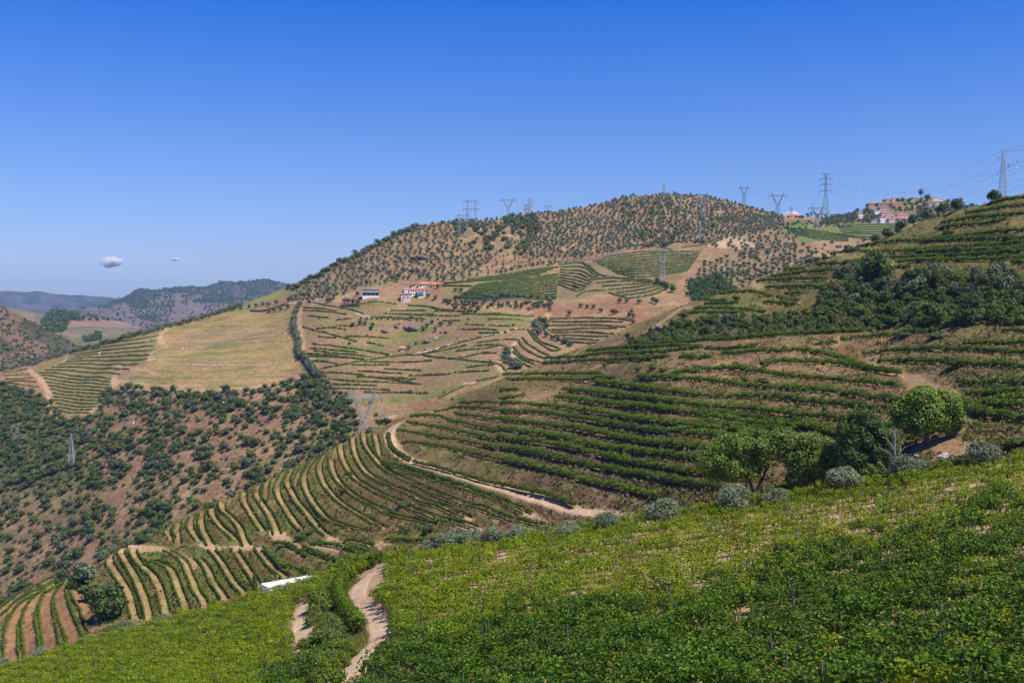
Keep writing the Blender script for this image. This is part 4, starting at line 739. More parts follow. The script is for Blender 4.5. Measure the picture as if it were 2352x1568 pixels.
plant('farwood', scatter(F2, F2_TOP[:18]+[(660, 760), (120, 760)], 17, 12000, rng, lambda u, v: np.clip((fbm(u, v*2.2, 34, 41)-.50)*-9+.3, .05, 1)), FARB, 1.1, 2.1, rng, '', '', '')
settle('farwood', 'x', 'distant_woodland', 'woods and scrub on the hills at the left horizon', 0)

# ------------------------------------------------------------------ vine rows
def hedge(P, h, wd, leaf, per_m, rng, mat, core=True, gap=.03, zb=.35):
    """one planted row following world points P"""
    d = np.r_[0, np.cumsum(np.linalg.norm(np.diff(P, axis=0), axis=1))]; L = d[-1]
    if L < 1.5: return None
    n = max(2, int(L/1.1)+1); s_ = np.linspace(0, L, n); Q = np.c_[[np.interp(s_, d, P[:, k]) for k in range(3)]].T
    T = np.gradient(Q, axis=0); T /= np.linalg.norm(T, axis=1)[:, None]; Sd = np.c_[T[:, 1], -T[:, 0], 0*T[:, 0]]; Sd /= np.linalg.norm(Sd, axis=1)[:, None]+1e-9
    w1_ = np.interp(np.arange(n), np.arange(0, n+6, 5), rng.uniform(.62, 1.25, len(np.arange(0, n+6, 5)))); hh = h*rng.uniform(.75, 1.12, n)*(.55+.45*w1_); ww = wd*rng.uniform(.75, 1.2, n)*w1_; miss = rng.uniform(size=n) < gap; hh[miss] *= .35; ww[miss] *= .3
    g = Geo(); Z = np.array([0, 0, 1.])
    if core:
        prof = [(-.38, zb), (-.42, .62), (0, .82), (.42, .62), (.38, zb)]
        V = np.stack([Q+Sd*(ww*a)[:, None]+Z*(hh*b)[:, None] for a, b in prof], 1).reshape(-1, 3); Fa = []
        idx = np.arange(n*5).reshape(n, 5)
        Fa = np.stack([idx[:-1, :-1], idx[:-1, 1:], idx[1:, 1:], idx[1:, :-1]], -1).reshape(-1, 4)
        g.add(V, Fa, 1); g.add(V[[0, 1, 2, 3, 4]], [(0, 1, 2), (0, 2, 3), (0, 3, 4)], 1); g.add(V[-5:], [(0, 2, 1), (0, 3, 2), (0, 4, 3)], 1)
    m = int(L*per_m); t = rng.uniform(0, n-1, m); i = t.astype(int); f = (t-i)[:, None]; i2 = np.minimum(i+1, n-1)
    C = Q[i]*(1-f)+Q[i2]*f; a = rng.uniform(-.25, PI+.25, m); hw = ww[i]*.5; hz = hh[i]*(1-zb)*.55
    N = Sd[i]*np.cos(a)[:, None]+Z*np.sin(a)[:, None]; r = rng.uniform(.8, 1.12, m)
    C = C+rng.normal(0, leaf*.28, C.shape)+Sd[i]*(np.cos(a)*hw*r)[:, None]+Z*(hh[i]*(zb+.08)+hz*.3+np.sin(a)*hz*r*1.15)[:, None]
    N = N+rng.normal(size=N.shape)*.45; N /= np.linalg.norm(N, axis=1)[:, None]
    g.leaves(C, N, leaf, rng, 0); return g
def vine_row(sheet, line, h, wd, leaf, per_m, rng, mat, label, group, off=0.0, hold=None, **k):
    Lu = smooth(line, 3); P = sheet.base(Lu[:, 0], Lu[:, 1])
    if off:
        T = np.gradient(P[:, :2], axis=0); T /= np.linalg.norm(T, axis=1)[:, None]+1e-9; P[:, 0] += -T[:, 1]*off; P[:, 1] += T[:, 0]*off
        u = CX+0*P[:, 0]
        # put the shifted points back on the ground: height changes with the local slope
        q = sheet.base(Lu[:, 0], Lu[:, 1]-2); q2 = sheet.base(Lu[:, 0]+2, Lu[:, 1]); p0 = sheet.base(Lu[:, 0], Lu[:, 1])
        e1 = q-p0; e2 = q2-p0; det = e1[:, 0]*e2[:, 1]-e1[:, 1]*e2[:, 0]; dx = P[:, 0]-p0[:, 0]; dy = P[:, 1]-p0[:, 1]
        a = (dx*e2[:, 1]-dy*e2[:, 0])/det; b = (e1[:, 0]*dy-e1[:, 1]*dx)/det; P[:, 2] = p0[:, 2]+a*e1[:, 2]+b*e2[:, 2]
    d = sheet.bench(P[:, :2]) if sheet.kd else None
    P[:, 2] += sheet.off(P, d)
    g = hedge(P, h, wd, leaf, per_m, rng, mat, **k)
    if g is None: return
    if hold is not None:
        hold.append((float(np.sum(np.hypot(np.diff(Lu[:, 0]), np.diff(Lu[:, 1])))*wd/P[:, 1].mean()), g, label, group)); return
    o = link('vine_row', g.mesh('vine_row', [mat, M_CORE])); tag(o, label, 'vine row', group)
rng = np.random.default_rng(5)
cnt = {}
def nxt(k): cnt[k] = cnt.get(k, -1)+1; return ordn(cnt[k])
NAMEN = {'L': ('lower terraces of the rounded spur', 'lower'), 'U': ('upper terraces of the rounded spur', 'upper'), 'G': ('striped slope at the bottom left corner', 'corner')}
for k, l in NOSE:
    for sgn in (1, -1):
        vine_row(Bs, l, 1.3, .55, .30, 46, rng, M_VROW, '%s leafy vine row counted along the %s' % (nxt(k), NAMEN[k][0]), 'vine rows on the '+NAMEN[k][0], off=sgn*(1.35 if k != 'G' else 1.9), gap=.05)
for l in TER: vine_row(Bs, l, 2.3, 2.3, .42, 85, rng, M_VROW, '%s dark green vine row on the broad terraces behind the stone pines' % nxt('T'), 'vine rows on the broad middle terraces', gap=.06)
for l in TERL: vine_row(Bs, l, 1.9, 1.5, .38, 60, rng, M_VROW, '%s vine row below the bend of the dirt road' % nxt('TL'), 'vine rows below the bend of the dirt road', gap=.05)
for l in UPR: vine_row(Bs, l, 2.2, 2.0, .50, 46, rng, M_VROW, '%s vine row on the grassy terraces of the upper right slope' % nxt('UP'), 'vine rows on the upper right slope', gap=.10)
TXT = {'bowl': 'thin vine row crossing the dry bowl below the farmhouses', 'green': 'bright vine row in the green field right of the farmhouses', 'field': 'curving vine row in the field around the big lattice pylon', 'left': 'patchy vine row in the field beside the winding left track', 'ring': 'vine row on the ring shaped terraces in the valley', 'fan': 'vine row on the fan shaped terraces in the valley', 'upper': 'vine row in the fields below the hilltop village'}
HOLD = []
for k, q in ROWS_D.items():
    far_ = k == 'upper'
    for l in q:
        vine_row(D, l, {'bowl': 1.7, 'left': 1.3, 'upper': 2.1}.get(k, 1.9), {'bowl': 1.4, 'green': 2.3, 'left': 1.15}.get(k, 1.8), .75 if not far_ else 1.1, 7 if not far_ else 4, rng, M_VROWF, '%s %s' % (nxt(k), TXT[k]), 'vine rows: '+TXT[k].split(' ', 3)[3], gap={'bowl': .26, 'left': .34}.get(k, .10), zb=.1, hold=HOLD)
HOLD.sort(key=lambda t: -t[0]); rest = Geo()
for i, (_, g, lab, grp) in enumerate(HOLD):
    if i < 122: tag(link('vine_row', g.mesh('vine_row', [M_VROWF, M_CORE2])), lab, 'vine row', grp)
    else:
        for q, m in zip(g.Q, g.qm): rest.Q.append(q+rest.n); rest.qm.append(m)
        for q, m in zip(g.T, g.tm): rest.T.append(q+rest.n); rest.tm.append(m)
        rest.V += g.V; rest.n += g.n
struct('distant_vine_rows', rest.mesh('distant_vine_rows', [M_VROWF, M_CORE2]), 'stuff', 'smallest of the vine rows on the far fields')

# ------------------------------------------------------------------ middle hill: shrubs, trees, weeds
def mid_tree(seed, R, H, n, leaf, mat, z0=.4, nb=9, bark=None, jit=.55, cores=True):
    """returns crown mesh and trunk mesh"""
    rng = np.random.default_rng(seed); bl = blobs_round(rng, R, H, z0, nb, (.30, .46)); g = Geo()
    if cores:
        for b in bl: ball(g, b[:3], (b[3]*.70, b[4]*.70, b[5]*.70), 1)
    C, N = crown_pts(rng, bl, n, (.8, 1.12), jit); g.leaves(C, N, leaf, rng, 0)
    cm = g.mesh('crown', [mat, M_CORE]); t = Geo(); t.tube([(0, 0, -.8), (.04*R, 0, z0+H*.15), (-.05*R, .03*R, z0+H*.45)], [R*.10, R*.075, R*.04], 6)
    for k in range(3):
        a = rng.uniform(0, 6.28); t.tube([(0, 0, z0+H*.12), (R*.3*math.cos(a), R*.3*math.sin(a), z0+H*.32), (R*.5*math.cos(a), R*.5*math.sin(a), z0+H*.5)], [R*.05, R*.04, R*.02], 5)
    return cm, t.mesh('trunk', [bark or M_BARK])
def place_tree(name, proto, p, s_, rz, label, cat, group=None, sink=.2):
    t = thing(name, label, cat, (p[0], p[1], p[2]-sink), group, rz, s_)
    link('crown', proto[0], t)
    if proto[1]: link('trunk', proto[1], t)
    return t
BU = {k: [mid_tree(400+10*j+i, 2.6, 4.2, 420, .50, m, z0=-.1) for i in range(3)] for j, (k, m) in enumerate((('dark', M_DARKL), ('green', M_BUSH), ('grey', M_GREYB), ('olive', M_OLIVE), ('bright', M_VROW), ('dry', M_DRYB)))}
rng = np.random.default_rng(21)
cc = {}
def shrub(kind, u, v, wpx, label, group=None, cat='shrub', name='shrub', hscale=1.0):
    p = Bs.pos(u, v)[0]; s_ = wpx*p[1]/F/5.2
    t = place_tree(name, BU[kind][rng.integers(3)], p, s_, rng.uniform(0, 6.28), label, cat, group, .25*s_)
    t.scale = (s_, s_, s_*hscale); return t
KN = {'dark': 'dark green', 'green': 'mid green', 'grey': 'grey leaved', 'olive': 'silvery', 'bright': 'fresh green', 'dry': 'withered brownish'}
sh = scatter(Bs, BAND, 3.9, 6500, rng)
for u, v, q in sh:
    lower = v > 690
    k = rng.choice(['dark', 'green', 'grey', 'olive', 'bright', 'dry'], p=[.30, .28, .13, .09, .15, .05] if not lower else [.40, .26, .04, .02, .26, .02])
    s_ = float(np.clip(rng.lognormal(0, .26), .6, 1.7))*(1.08 if not lower else .9)*(1.05 if u > 1880 else .66)
    plant('band', [(u, v, q)], [b[0] for b in BU[k]], s_, s_*1.001, rng, '%s shrub in the overgrown band across the near slope' % KN[k], '%s shrubs of the overgrown band' % KN[k], 'shrub', .4)
settle('band', 'shrub', 'undergrowth', 'smaller bushes of the overgrown band', 205)
for kind, u, v, wd, hs, lab in (('dark', 2010, 655, 78, 1.35, 'tallest dark round tree rising over the overgrown band'), ('grey', 1945, 652, 44, .9, 'silvery grey tree at the left foot of the tallest dark tree'), ('dark', 2297, 648, 34, 1.9, 'upright column shaped tree near the right edge of the band'), ('grey', 2240, 640, 34, 1.0, 'bluish bush left of the upright column shaped tree'), ('bright', 2200, 650, 40, 1.0, 'bright green bush in the upper band'), ('dark', 2110, 655, 50, 1.1, 'dark bush right of the tallest dark tree'),
    ('bright', 1690, 690, 22, .8, 'fresh green bush on the sandy nose of the ridge'), ('green', 1570, 752, 40, .7, 'rounded feathery bush left of its twin above the vine rows'), ('green', 1632, 745, 38, .8, 'rounded feathery bush right of its twin above the vine rows'), ('olive', 1672, 742, 34, .9, 'pale silvery bush next to the two rounded bushes'), ('olive', 1442, 778, 17, 1.3, 'lone silvery bush on the grassy ridge nose'), ('bright', 1570, 730, 34, .6, 'bright green bush over the dark rock on the ridge nose'), ('olive', 1715, 745, 26, .8, 'small grey bush in the middle of the band'),
    ('bright', 1498, 850, 26, .8, 'light green bush between the upper vine rows'), ('bright', 1522, 855, 22, .8, 'yellowish green bush left of the small rocks'), ('dark', 1605, 852, 32, .75, 'dark bush shading the small white rock'), ('green', 1690, 845, 26, .8, 'feathery bush on the weedy terrace'), ('green', 1660, 845, 18, .8, 'small feathery bush on the weedy terrace'), ('green', 1711, 878, 20, .7, 'pale bush between two vine rows'), ('dark', 1755, 880, 30, .6, 'low dark bush between two vine rows'), ('bright', 1465, 852, 20, .7, 'small green bush left end of the upper rows'), ('green', 1390, 842, 16, .7, 'small bush at the left end of the upper rows'),
    ('grey', 1540, 1012, 18, .9, 'round grey bush between the broad terrace rows'), ('green', 1338, 1030, 20, .8, 'dark weed bush between the lower terrace rows'), ('grey', 1545, 1020, 14, .8, 'small grey bush on a terrace bank'), ('dark', 1900, 900, 20, 1.0, 'small dark bush above the stone pines'), ('green', 1895, 948, 18, 1.2, 'upright bush just above the stone pines'), ('green', 2330, 1030, 85, .55, 'broad low olive green bush at the right edge beyond the near vines'), ('dark', 2220, 1062, 60, .45, 'low dark scrub beside the pale rocks'), ('green', 2290, 905, 60, .7, 'weedy bush on the right terrace bank'), ('dark', 2200, 850, 60, .5, 'dark green creeper on the right hand terrace bank'), ('bright', 2240, 940, 36, .9, 'vine bush beside the curving earth track'), ('bright', 2310, 955, 30, .8, 'vine bush at the right edge below the terrace'),
    ('green', 2395, 905, 50, .8, 'bush beyond the right end of the terraces'), ('bright', 2080, 775, 60, .3, 'low green patch of vines below the band'), ('bright', 2150, 778, 55, .35, 'second low green patch of vines below the band'), ('bright', 2300, 790, 60, .4, 'low green bush patch by the right edge'), ('dark', 2195, 585, 24, 1.0, 'small dark tree on the upper right terraces'), ('dark', 2315, 560, 30, 1.1, 'dark leafy tree on the top terraces near the right edge'), ('bright', 2180, 540, 40, .5, 'bushy greenery on the skyline terrace'),
    ('green', 800, 1093, 26, .5, 'grey green broom bush on the upper spur bank'), ('green', 790, 1135, 34, .5, 'spreading broom bush on the upper spur bank'), ('green', 930, 1165, 40, .55, 'broom bush on the middle bank of the spur'), ('green', 985, 1222, 38, .6, 'broom bush at the foot of the spur rows'), ('green', 695, 1235, 40, .6, 'pale broom bush above the cross track'), ('dark', 712, 1230, 22, .7, 'dark broom bush beside a pale one'), ('olive', 935, 1120, 14, .7, 'tiny silver bush on the spur'), ('green', 645, 1260, 26, .5, 'weedy bush in the middle of the spur')):
    shrub(kind, u, v, wd, lab, hscale=hs, cat='tree' if 'tree' in lab else 'shrub', name='tree' if 'tree' in lab else 'shrub')
for i, (u, v, wd, k) in enumerate([(2130, 502, 34, 'olive'), (2098, 515, 30, 'olive'), (2070, 528, 34, 'olive'), (2165, 490, 36, 'olive'), (2200, 483, 36, 'grey'), (2285, 463, 40, 'dark'), (1950, 582, 26, 'olive'), (1965, 578, 20, 'dark'), (1915, 590, 18, 'olive'), (2010, 556, 24, 'dark'), (2040, 545, 30, 'dark'), (1860, 606, 22, 'olive'), (1875, 602, 18, 'olive'), (2062, 535, 18, 'dark'), (1895, 597, 18, 'olive')]):
    shrub(k, u, v, wd, '%s tree on the skyline of the near right ridge' % KN[k], '%s skyline trees of the near right ridge' % KN[k], 'tree', 'tree')
# gully at the lower left
GUL = [('olive', 205, 1335, 56, .9, 'big silvery tree at the top of the gully'), ('olive', 185, 1318, 40, .9, 'silvery tree on the left brow of the gully'), ('dark', 178, 1345, 50, .9, 'dark bushy tree on the left side of the gully'), ('dark', 243, 1425, 112, .95, 'largest dark round tree filling the gully'), ('green', 205, 1372, 60, .9, 'mid green tree between the silvery and the dark gully trees'),
 ('olive', 235, 1280, 32, .8, 'pale olive at the spur end beside the track head'), ('olive', 262, 1265, 30, .8, 'pale olive above the track head'), ('olive', 285, 1258, 26, .8, 'third pale olive above the track head'), ('dark', 325, 1243, 40, .6, 'dark low tree on the spur skyline'), ('dark', 350, 1228, 34, .5, 'low dark bush on the spur skyline'), ('olive', 340, 1235, 24, .7, 'silver bush on the spur skyline'), ('olive', 530, 1140, 30, .6, 'grey olive behind the spur brow'), ('dark', 600, 1105, 40, .45, 'dark bush line behind the spur brow'), ('olive', 635, 1092, 20, .7, 'small pale olive behind the spur brow'), ('green', 285, 1450, 60, .5, 'low weedy thicket at the foot of the big gully tree'), ('green', 255, 1455, 50, .5, 'weedy thicket at the mouth of the gully'), ('green', 480, 1165, 40, .3, 'low greenery on the spur brow'), ('dark', 870, 975, 26, .7, 'dark bush beside the pylon foot'), ('dark', 888, 972, 30, .6, 'second dark bush beside the pylon foot'), ('olive', 850, 990, 22, .7, 'grey bush at the pylon foot')]
for kind, u, v, wd, hs, lab in GUL: shrub(kind, u, v, wd, lab, hscale=hs, cat='tree' if 'tree' in lab or 'olive' in lab else 'shrub', name='tree' if 'tree' in lab or 'olive' in lab else 'shrub')

# weeds and dry grass on the banks, one mass each
M_BRUSH = leafmat('brown_brush', [(0, (.07, .045, .025)), (.5, (.13, .082, .045)), (1, (.22, .14, .07))], .1, .8)
def tufts(name, sheet, polyfn, n, size, leafn, mat, rng, lab, upright=.5):
    U = rng.uniform(-300, 2600, n*6); V = rng.uniform(440, 1500, n*6); k = polyfn(U, V) & (V > sheet.topv(U)); U, V = U[k][:n], V[k][:n]
    P = sheet.pos(U, V)
    if sheet is Bs:
        q = nearline(P, Bs, [l for _, l in NOSE], 1.7)+nearline(P, Bs, ROAD+RPATH, 3.6)+nearline(P, Bs, CROSS, 3); P = P[q < .3]
    g = Geo(); s_ = rng.lognormal(0, .35, len(P))*size
    C = np.repeat(P, leafn, 0); S = np.repeat(s_, leafn)[:, None]; d = rng.normal(size=C.shape); d[:, 2] = np.abs(d[:, 2]); d /= np.linalg.norm(d, axis=1)[:, None]
    C = C+d*S*np.array([.6, .6, .45]); N = d+rng.normal(size=d.shape)*.4; N /= np.linalg.norm(N, axis=1)[:, None]
    g.leaves(C, N, S[:, 0]*.55, rng, 0, .8); struct(name, g.mesh(name, [mat]), 'stuff', lab)
def onB(u, v): return (v < np.interp(u, np.array(A_TOP)[:, 0], np.array(A_TOP)[:, 1])+12) & (v > np.interp(u, np.array(B_TOP)[:, 0], np.array(B_TOP)[:, 1]))
def nz(s_, t, sd): return lambda u, v: onB(u, v) & (fbm(u, v*1.8, s_, sd) > t)
tufts('dead_brush', D, lambda u, v: inpoly(u, v, SCRUB) & (fbm(u, v*1.6, 14, 51) > .45), 9000, 1.3, 4, M_BRUSH, rng, 'dead brown brush on the lower left slope')
tufts('green_weeds', Bs, nz(30, .44, 3), 17000, .95, 6, M_BUSH, rng, 'green weeds on the terrace banks')
tufts('dry_grass', Bs, nz(26, .38, 8), 14000, .7, 5, M_DRYB, rng, 'straw coloured grass on the terrace banks')
tufts('brown_brush', Bs, nz(20, .40, 28), 17000, .95, 5, M_BRUSH, rng, 'brown dead weeds on the terrace banks')
tufts('leafy_weeds', Bs, lambda u, v: onB(u, v) & (fbm(u, v, 24, 14) > .36) & (u < 1000) & (v > 985), 15000, .6, 5, M_VMID, rng, 'fresh green weeds between the spur rows')
tufts('grassy_terraces', Bs, lambda u, v: onB(u, v) & (v < 690) & (u > 1450), 7000, .8, 6, M_GRASS, rng, 'yellow green grass on the upper right terraces')

# ---- stone pines
def pine(name, label, u, v, blobs, trunks, n, leaf, mat=M_PINE, depth=.8, bark=M_BARK, seed=1, sheet=None):
    """crown blobs as (px, py, half width, half height) measured at the tree's own distance"""
    rng = np.random.default_rng(seed); p = (sheet or Bs).pos(u, v)[0]; k = p[1]/F; t = thing(name, label, 'tree', p)
    bl = []
    for (x, y, rw, rh) in blobs:
        W = rw*k*1.26; X = (x-u)*k; Z = (v-y)*k; H = rh*k*1.22
        bl.append((X, 0, Z, W*.8, W*.8*depth, H*.8))
        for q in range(13):
            a = rng.uniform(0, 2*PI); e = rng.uniform(-.25, 1); c = math.sqrt(1-e*e); s_ = rng.uniform(.26, .40)
            bl.append((X+W*.80*c*math.cos(a), W*.8*depth*c*math.sin(a), Z+H*.78*e, W*s_, W*s_, H*s_*1.15))
    g = Geo()
    for b in bl: ball(g, b[:3], (b[3]*.70, b[4]*.70, b[5]*.66), 1)
    C, N = crown_pts(rng, bl, int(n*1.7), (.80, 1.08), .5, .45); g.leaves(C, N, leaf, rng, 0, .6)
    link('crown', g.mesh('crown', [mat, M_CORE]), t)
    for tr in trunks:
        pts = [((x-u)*k, dy, (v-y)*k) for x, y, dy, r in tr]; rad = [r for *_, r in tr]; g = Geo(); P = np.array(pts)
        g.tube(P, rad, 7); link('trunk' if tr is trunks[0] else 'branch', g.mesh('trunk', [bark], True), t)
    return t
pine('stone_pine', 'broad umbrella shaped stone pine with forked leaning trunk beside the near vines', 1729, 1166,
     [(1665, 1060, 48, 46), (1640, 1085, 26, 24), (1700, 1030, 46, 36), (1765, 1022, 58, 34), (1690, 1085, 40, 24), (1720, 1060, 40, 30), (1800, 1035, 26, 28)],
     [[(1729, 1172, 0, .62), (1733, 1135, 0, .5), (1748, 1105, .1, .42), (1762, 1075, .2, .34), (1775, 1045, 0, .2)], [(1731, 1140, 0, .4), (1722, 1110, -.5, .32), (1708, 1085, -.6, .2)], [(1734, 1138, 0, .16), (1715, 1122, -1.5, .10), (1695, 1112, -2, .05)], [(1750, 1103, 0, .15), (1768, 1094, -1.5, .1), (1785, 1098, -2.0, .05)], [(1765, 1068, 0, .12), (1785, 1066, -1.8, .05)]], 11500, .46, seed=3)
pine('stone_pine', 'second stone pine with rounded crown close right of the forked one', 1853, 1150,
     [(1880, 1048, 46, 42), (1900, 1078, 38, 36), (1855, 1035, 34, 30), (1845, 1070, 34, 36), (1905, 1100, 28, 24), (1835, 1105, 26, 22)],
     [[(1845, 1160, 0, .45), (1852, 1115, 0, .36), (1862, 1085, 0, .25)], [(1852, 1112, 0, .22), (1880, 1102, -.8, .14), (1895, 1090, -1, .08)]], 6000, .50, seed=5)
pine('stone_pine', 'stone pine with full dome crown on a short trunk beside the earth track', 2126, 1028,
     [(2128, 945, 62, 46), (2100, 960, 34, 34), (2165, 960, 38, 34), (2130, 915, 36, 22), (2180, 975, 22, 22), (2090, 925, 22, 20), (2110, 985, 26, 16)],
     [[(2124, 1032, 0, .50), (2126, 1010, 0, .4), (2131, 985, 0, .32), (2128, 955, 0, .2)], [(2128, 1002, 0, .22), (2150, 985, -.5, .15), (2165, 972, -.6, .08)]], 7500, .50, seed=7)
pine('oak_tree', 'dark leafy tree mass standing behind the dead trunk', 1995, 1110,
     [(1975, 970, 34, 24), (1950, 1005, 30, 36), (1990, 1000, 38, 36), (1965, 1045, 38, 40), (2010, 1040, 30, 40), (2045, 1030, 22, 30), (1995, 1080, 34, 26), (2035, 1065, 24, 24)],
     [[(1995, 1115, 0, .4), (1998, 1080, 0, .3), (1990, 1050, 0, .2)], [(2018, 1110, -2, .35), (2015, 1075, -2, .28), (2010, 1050, -2, .2)]], 7500, .5, mat=M_DARKL, seed=9)
pine('young_pine', 'small bright young pine at the foot of the dead trunk', 1992, 1118, [(1992, 1082, 20, 18), (1985, 1098, 22, 16), (2008, 1096, 18, 16)], [[(1992, 1120, 0, .14), (1992, 1090, 0, .08)]], 1400, .38, seed=11)
pine('shrub', 'green thicket under the second stone pine', 1800, 1150, [(1830, 1120, 26, 20), (1790, 1130, 24, 16), (1870, 1128, 26, 18), (1900, 1140, 24, 14)], [[(1800, 1155, 0, .1), (1800, 1140, 0, .05)]], 1800, .42, mat=M_BUSH, seed=12)
# bare dead tree
p = Bs.pos(2027, 1100)[0]; p = p+np.array([0, -6, 0]); k = p[1]/F; z0v = 1100
t = thing('dead_tree', 'leafless dead grey tree with forked bare limbs before the dark tree', 'tree', (p[0], p[1], p[2]))
dz = lambda x, y: ((x-2027)*k, 0, (1100-y)*k-.4)
g = Geo(); g.tube([dz(2031, 1112), dz(2030, 1075), dz(2027, 1045), dz(2025, 1010), dz(2026, 975), dz(2025, 962)], [.42, .36, .30, .24, .12, .05], 7); link('trunk', g.mesh('trunk', [M_BARKG], True), t)
for br in ([(2027, 1040), (2012, 1020), (1998, 1012), (1990, 1008)], [(2026, 1018), (2014, 998), (2003, 985), (1992, 983)], [(2028, 1038), (2038, 1018), (2048, 1006), (2056, 1003)], [(2026, 995), (2036, 978), (2044, 971)], [(2026, 985), (2018, 970), (2012, 962)], [(2016, 1002), (2008, 1001), (2000, 1004)], [(2038, 1018), (2041, 1008), (2040, 1000)]):
    g = Geo(); rr = rng.uniform(-1.2, 1.2); n_ = len(br); g.tube([np.array(dz(*q))+np.array([0, rr*i/n_, 0]) for i, q in enumerate(br)], np.linspace(.17, .04, n_), 5); link('branch', g.mesh('branch', [M_BARKG], True), t)
# rocks
def rock(seed, r):
    rg = np.random.default_rng(seed); import bmesh
    bm = bmesh.new(); bmesh.ops.create_icosphere(bm, subdivisions=3, radius=1)
    for v_ in bm.verts:
        q = v_.co
        f_ = 1+.28*math.sin(q.x*3.1+seed)+.22*math.sin(q.y*4.7+seed*2)+.2*math.sin(q.z*5.3+q.x*2)+.10*math.sin(q.x*11+q.y*13)
        v_.co = Vector((q.x*r[0]*f_, q.y*r[1]*f_, q.z*r[2]*f_))
    me = bpy.data.meshes.new('rock'); bm.to_mesh(me); bm.free(); return me
M_ROCK = simple('rock_stone', (.18, .13, .105), .9, 0, .35, 1.2); M_ROCKP = simple('pale_rock', (.40, .36, .33), .9, 0, .35, 2.0)
for i, (sh_, u, v, wd, ht, m, lab) in enumerate([(Bs, 2168, 1052, 36, 20, M_ROCKP, 'pale grey rock outcrop in dry grass below the dome shaped pine'), (Bs, 2110, 1048, 20, 8, M_ROCKP, 'flat pale slab on the dry bank below the dome shaped pine'), (Bs, 1619, 852, 12, 12, M_ROCKP, 'small whitish rock beside the dark bush on the terrace'), (Bs, 1530, 756, 40, 14, M_ROCK, 'dark rock under the bright bush on the ridge nose'), (Bs, 1345, 874, 12, 5, M_ROCKP, 'small pale stone at the left end of a terrace row'),
  (D, 942, 755, 40, 22, M_ROCK, 'largest layered brown rock face in the bowl'), (D, 910, 752, 18, 14, M_ROCK, 'brown rock left of the largest rock face in the bowl'), (D, 884, 762, 24, 12, M_ROCK, 'low brown rock ledge furthest left in the bowl'), (D, 1027, 762, 16, 9, M_ROCK, 'small rock right of the rock faces in the bowl'), (D, 985, 785, 26, 12, M_ROCK, 'rock under the lower line of the bowl outcrops'), (D, 1000, 777, 10, 16, M_ROCKP, 'upright pale rock in the lower bowl'), (D, 960, 592, 50, 18, M_ROCK, 'broad dark ledge in the olive grove above the farm'), (D, 1096, 548, 12, 12, M_ROCK, 'dark boulder next to the front pylons'), (D, 880, 1068, 34, 12, M_ROCK, 'rock ledge hidden in the scrub'), (D, 496, 1078, 22, 11, M_ROCK, 'round boulder in the lower scrub slope'), (D, 745+100, 1050, 10, 8, M_ROCK, 'small rock in the scrub'), (D, 270, 1098, 30, 8, M_ROCK, 'flat rock ledge on the lower scrub slope'), (D, 830, 690+800, 5, 5, M_ROCK, '')]):
    if not lab: continue
    p = sh_.pos(u, v)[0]; k = p[1]/F; me = rock(i+1, (wd*k*(.5 if sh_ is Bs else .40), wd*k*.4, ht*k*(.62 if sh_ is Bs else .5))); me.materials.append(m)
    tag(link('rock', me, None, (p[0], p[1], p[2])), lab, 'rock')

# ------------------------------------------------------------------ near olives on the crest
def olive_near(seed, n, leaf):
    rng = np.random.default_rng(seed); R = 2.0; bl = [(b[0]*rng.uniform(.7, 1.25), b[1]*rng.uniform(.7, 1.25), b[2]+rng.uniform(-.25, .35), b[3], b[4], b[5]) for b in blobs_round(rng, R, 3.0, .7, 12, (.24, .44))]; g = Geo()
    for b in bl: ball(g, b[:3], (b[3]*.6, b[4]*.6, b[5]*.6), 1)
    C, N = crown_pts(rng, bl, n, (.75, 1.22), .7); g.leaves(C, N, leaf, rng, 0, .45); cm = g.mesh('crown', [M_OLIVE, M_CORE]); t = Geo()
    for k in range(4):
        a = k*1.6+rng.uniform(0, .6); t.tube([(0, 0, -.4), (.15*math.cos(a), .15*math.sin(a), .5), (.7*math.cos(a), .7*math.sin(a), 1.3), (1.1*math.cos(a), 1.1*math.sin(a), 2.0)], [.22, .17, .09, .04], 6)
    return cm, t.mesh('trunk', [M_BARK])
ON = [olive_near(700+i, 3000, .24) for i in range(5)]
OLN = [(8, 1543, 46, 'silvery olive tree at the bottom left corner'), (95, 1515, 40, 'round olive tree before the striped corner slope'), (210, 1482, 38, 'small olive tree below the gully mouth'), (290, 1460, 44, 'low olive tree right of the gully mouth'), (370, 1440, 30, 'tiny olive tree on the left part of the near crest'),
 (1525, 1212, 84, 'large round olive tree with visible forked trunk at the road end'), (1395, 1230, 66, 'olive tree left of the road end'), (1306, 1244, 64, 'olive tree with dark trunk, second left of the road end'), (1255, 1247, 54, 'olive tree with dark trunk, third left of the road end'), (1188, 1256, 62, 'olive tree at the right end of the dense silvery clump'), (1132, 1262, 66, 'olive tree in the middle of the dense silvery clump'), (1090, 1266, 60, 'olive tree left of the middle of the dense silvery clump'), (1042, 1268, 66, 'olive tree near the left end of the dense silvery clump'), (985, 1276, 48, 'leftmost small olive tree of the dense silvery clump'),
 (1682, 1190, 84, 'olive tree left of the forked pine trunk'), (1786, 1168, 66, 'olive tree right of the forked pine trunk'), (1936, 1138, 88, 'rounded olive tree under the second stone pine'), (2086, 1110, 88, 'olive tree below the dome shaped pine'), (2258, 1082, 78, 'olive tree below the pale rocks on the near crest'), (852, 1292, 34, 'small grey olive bush at the top of the path'), (2060, 1108, 34, 'small olive bush left of its larger neighbour below the dome shaped pine')]
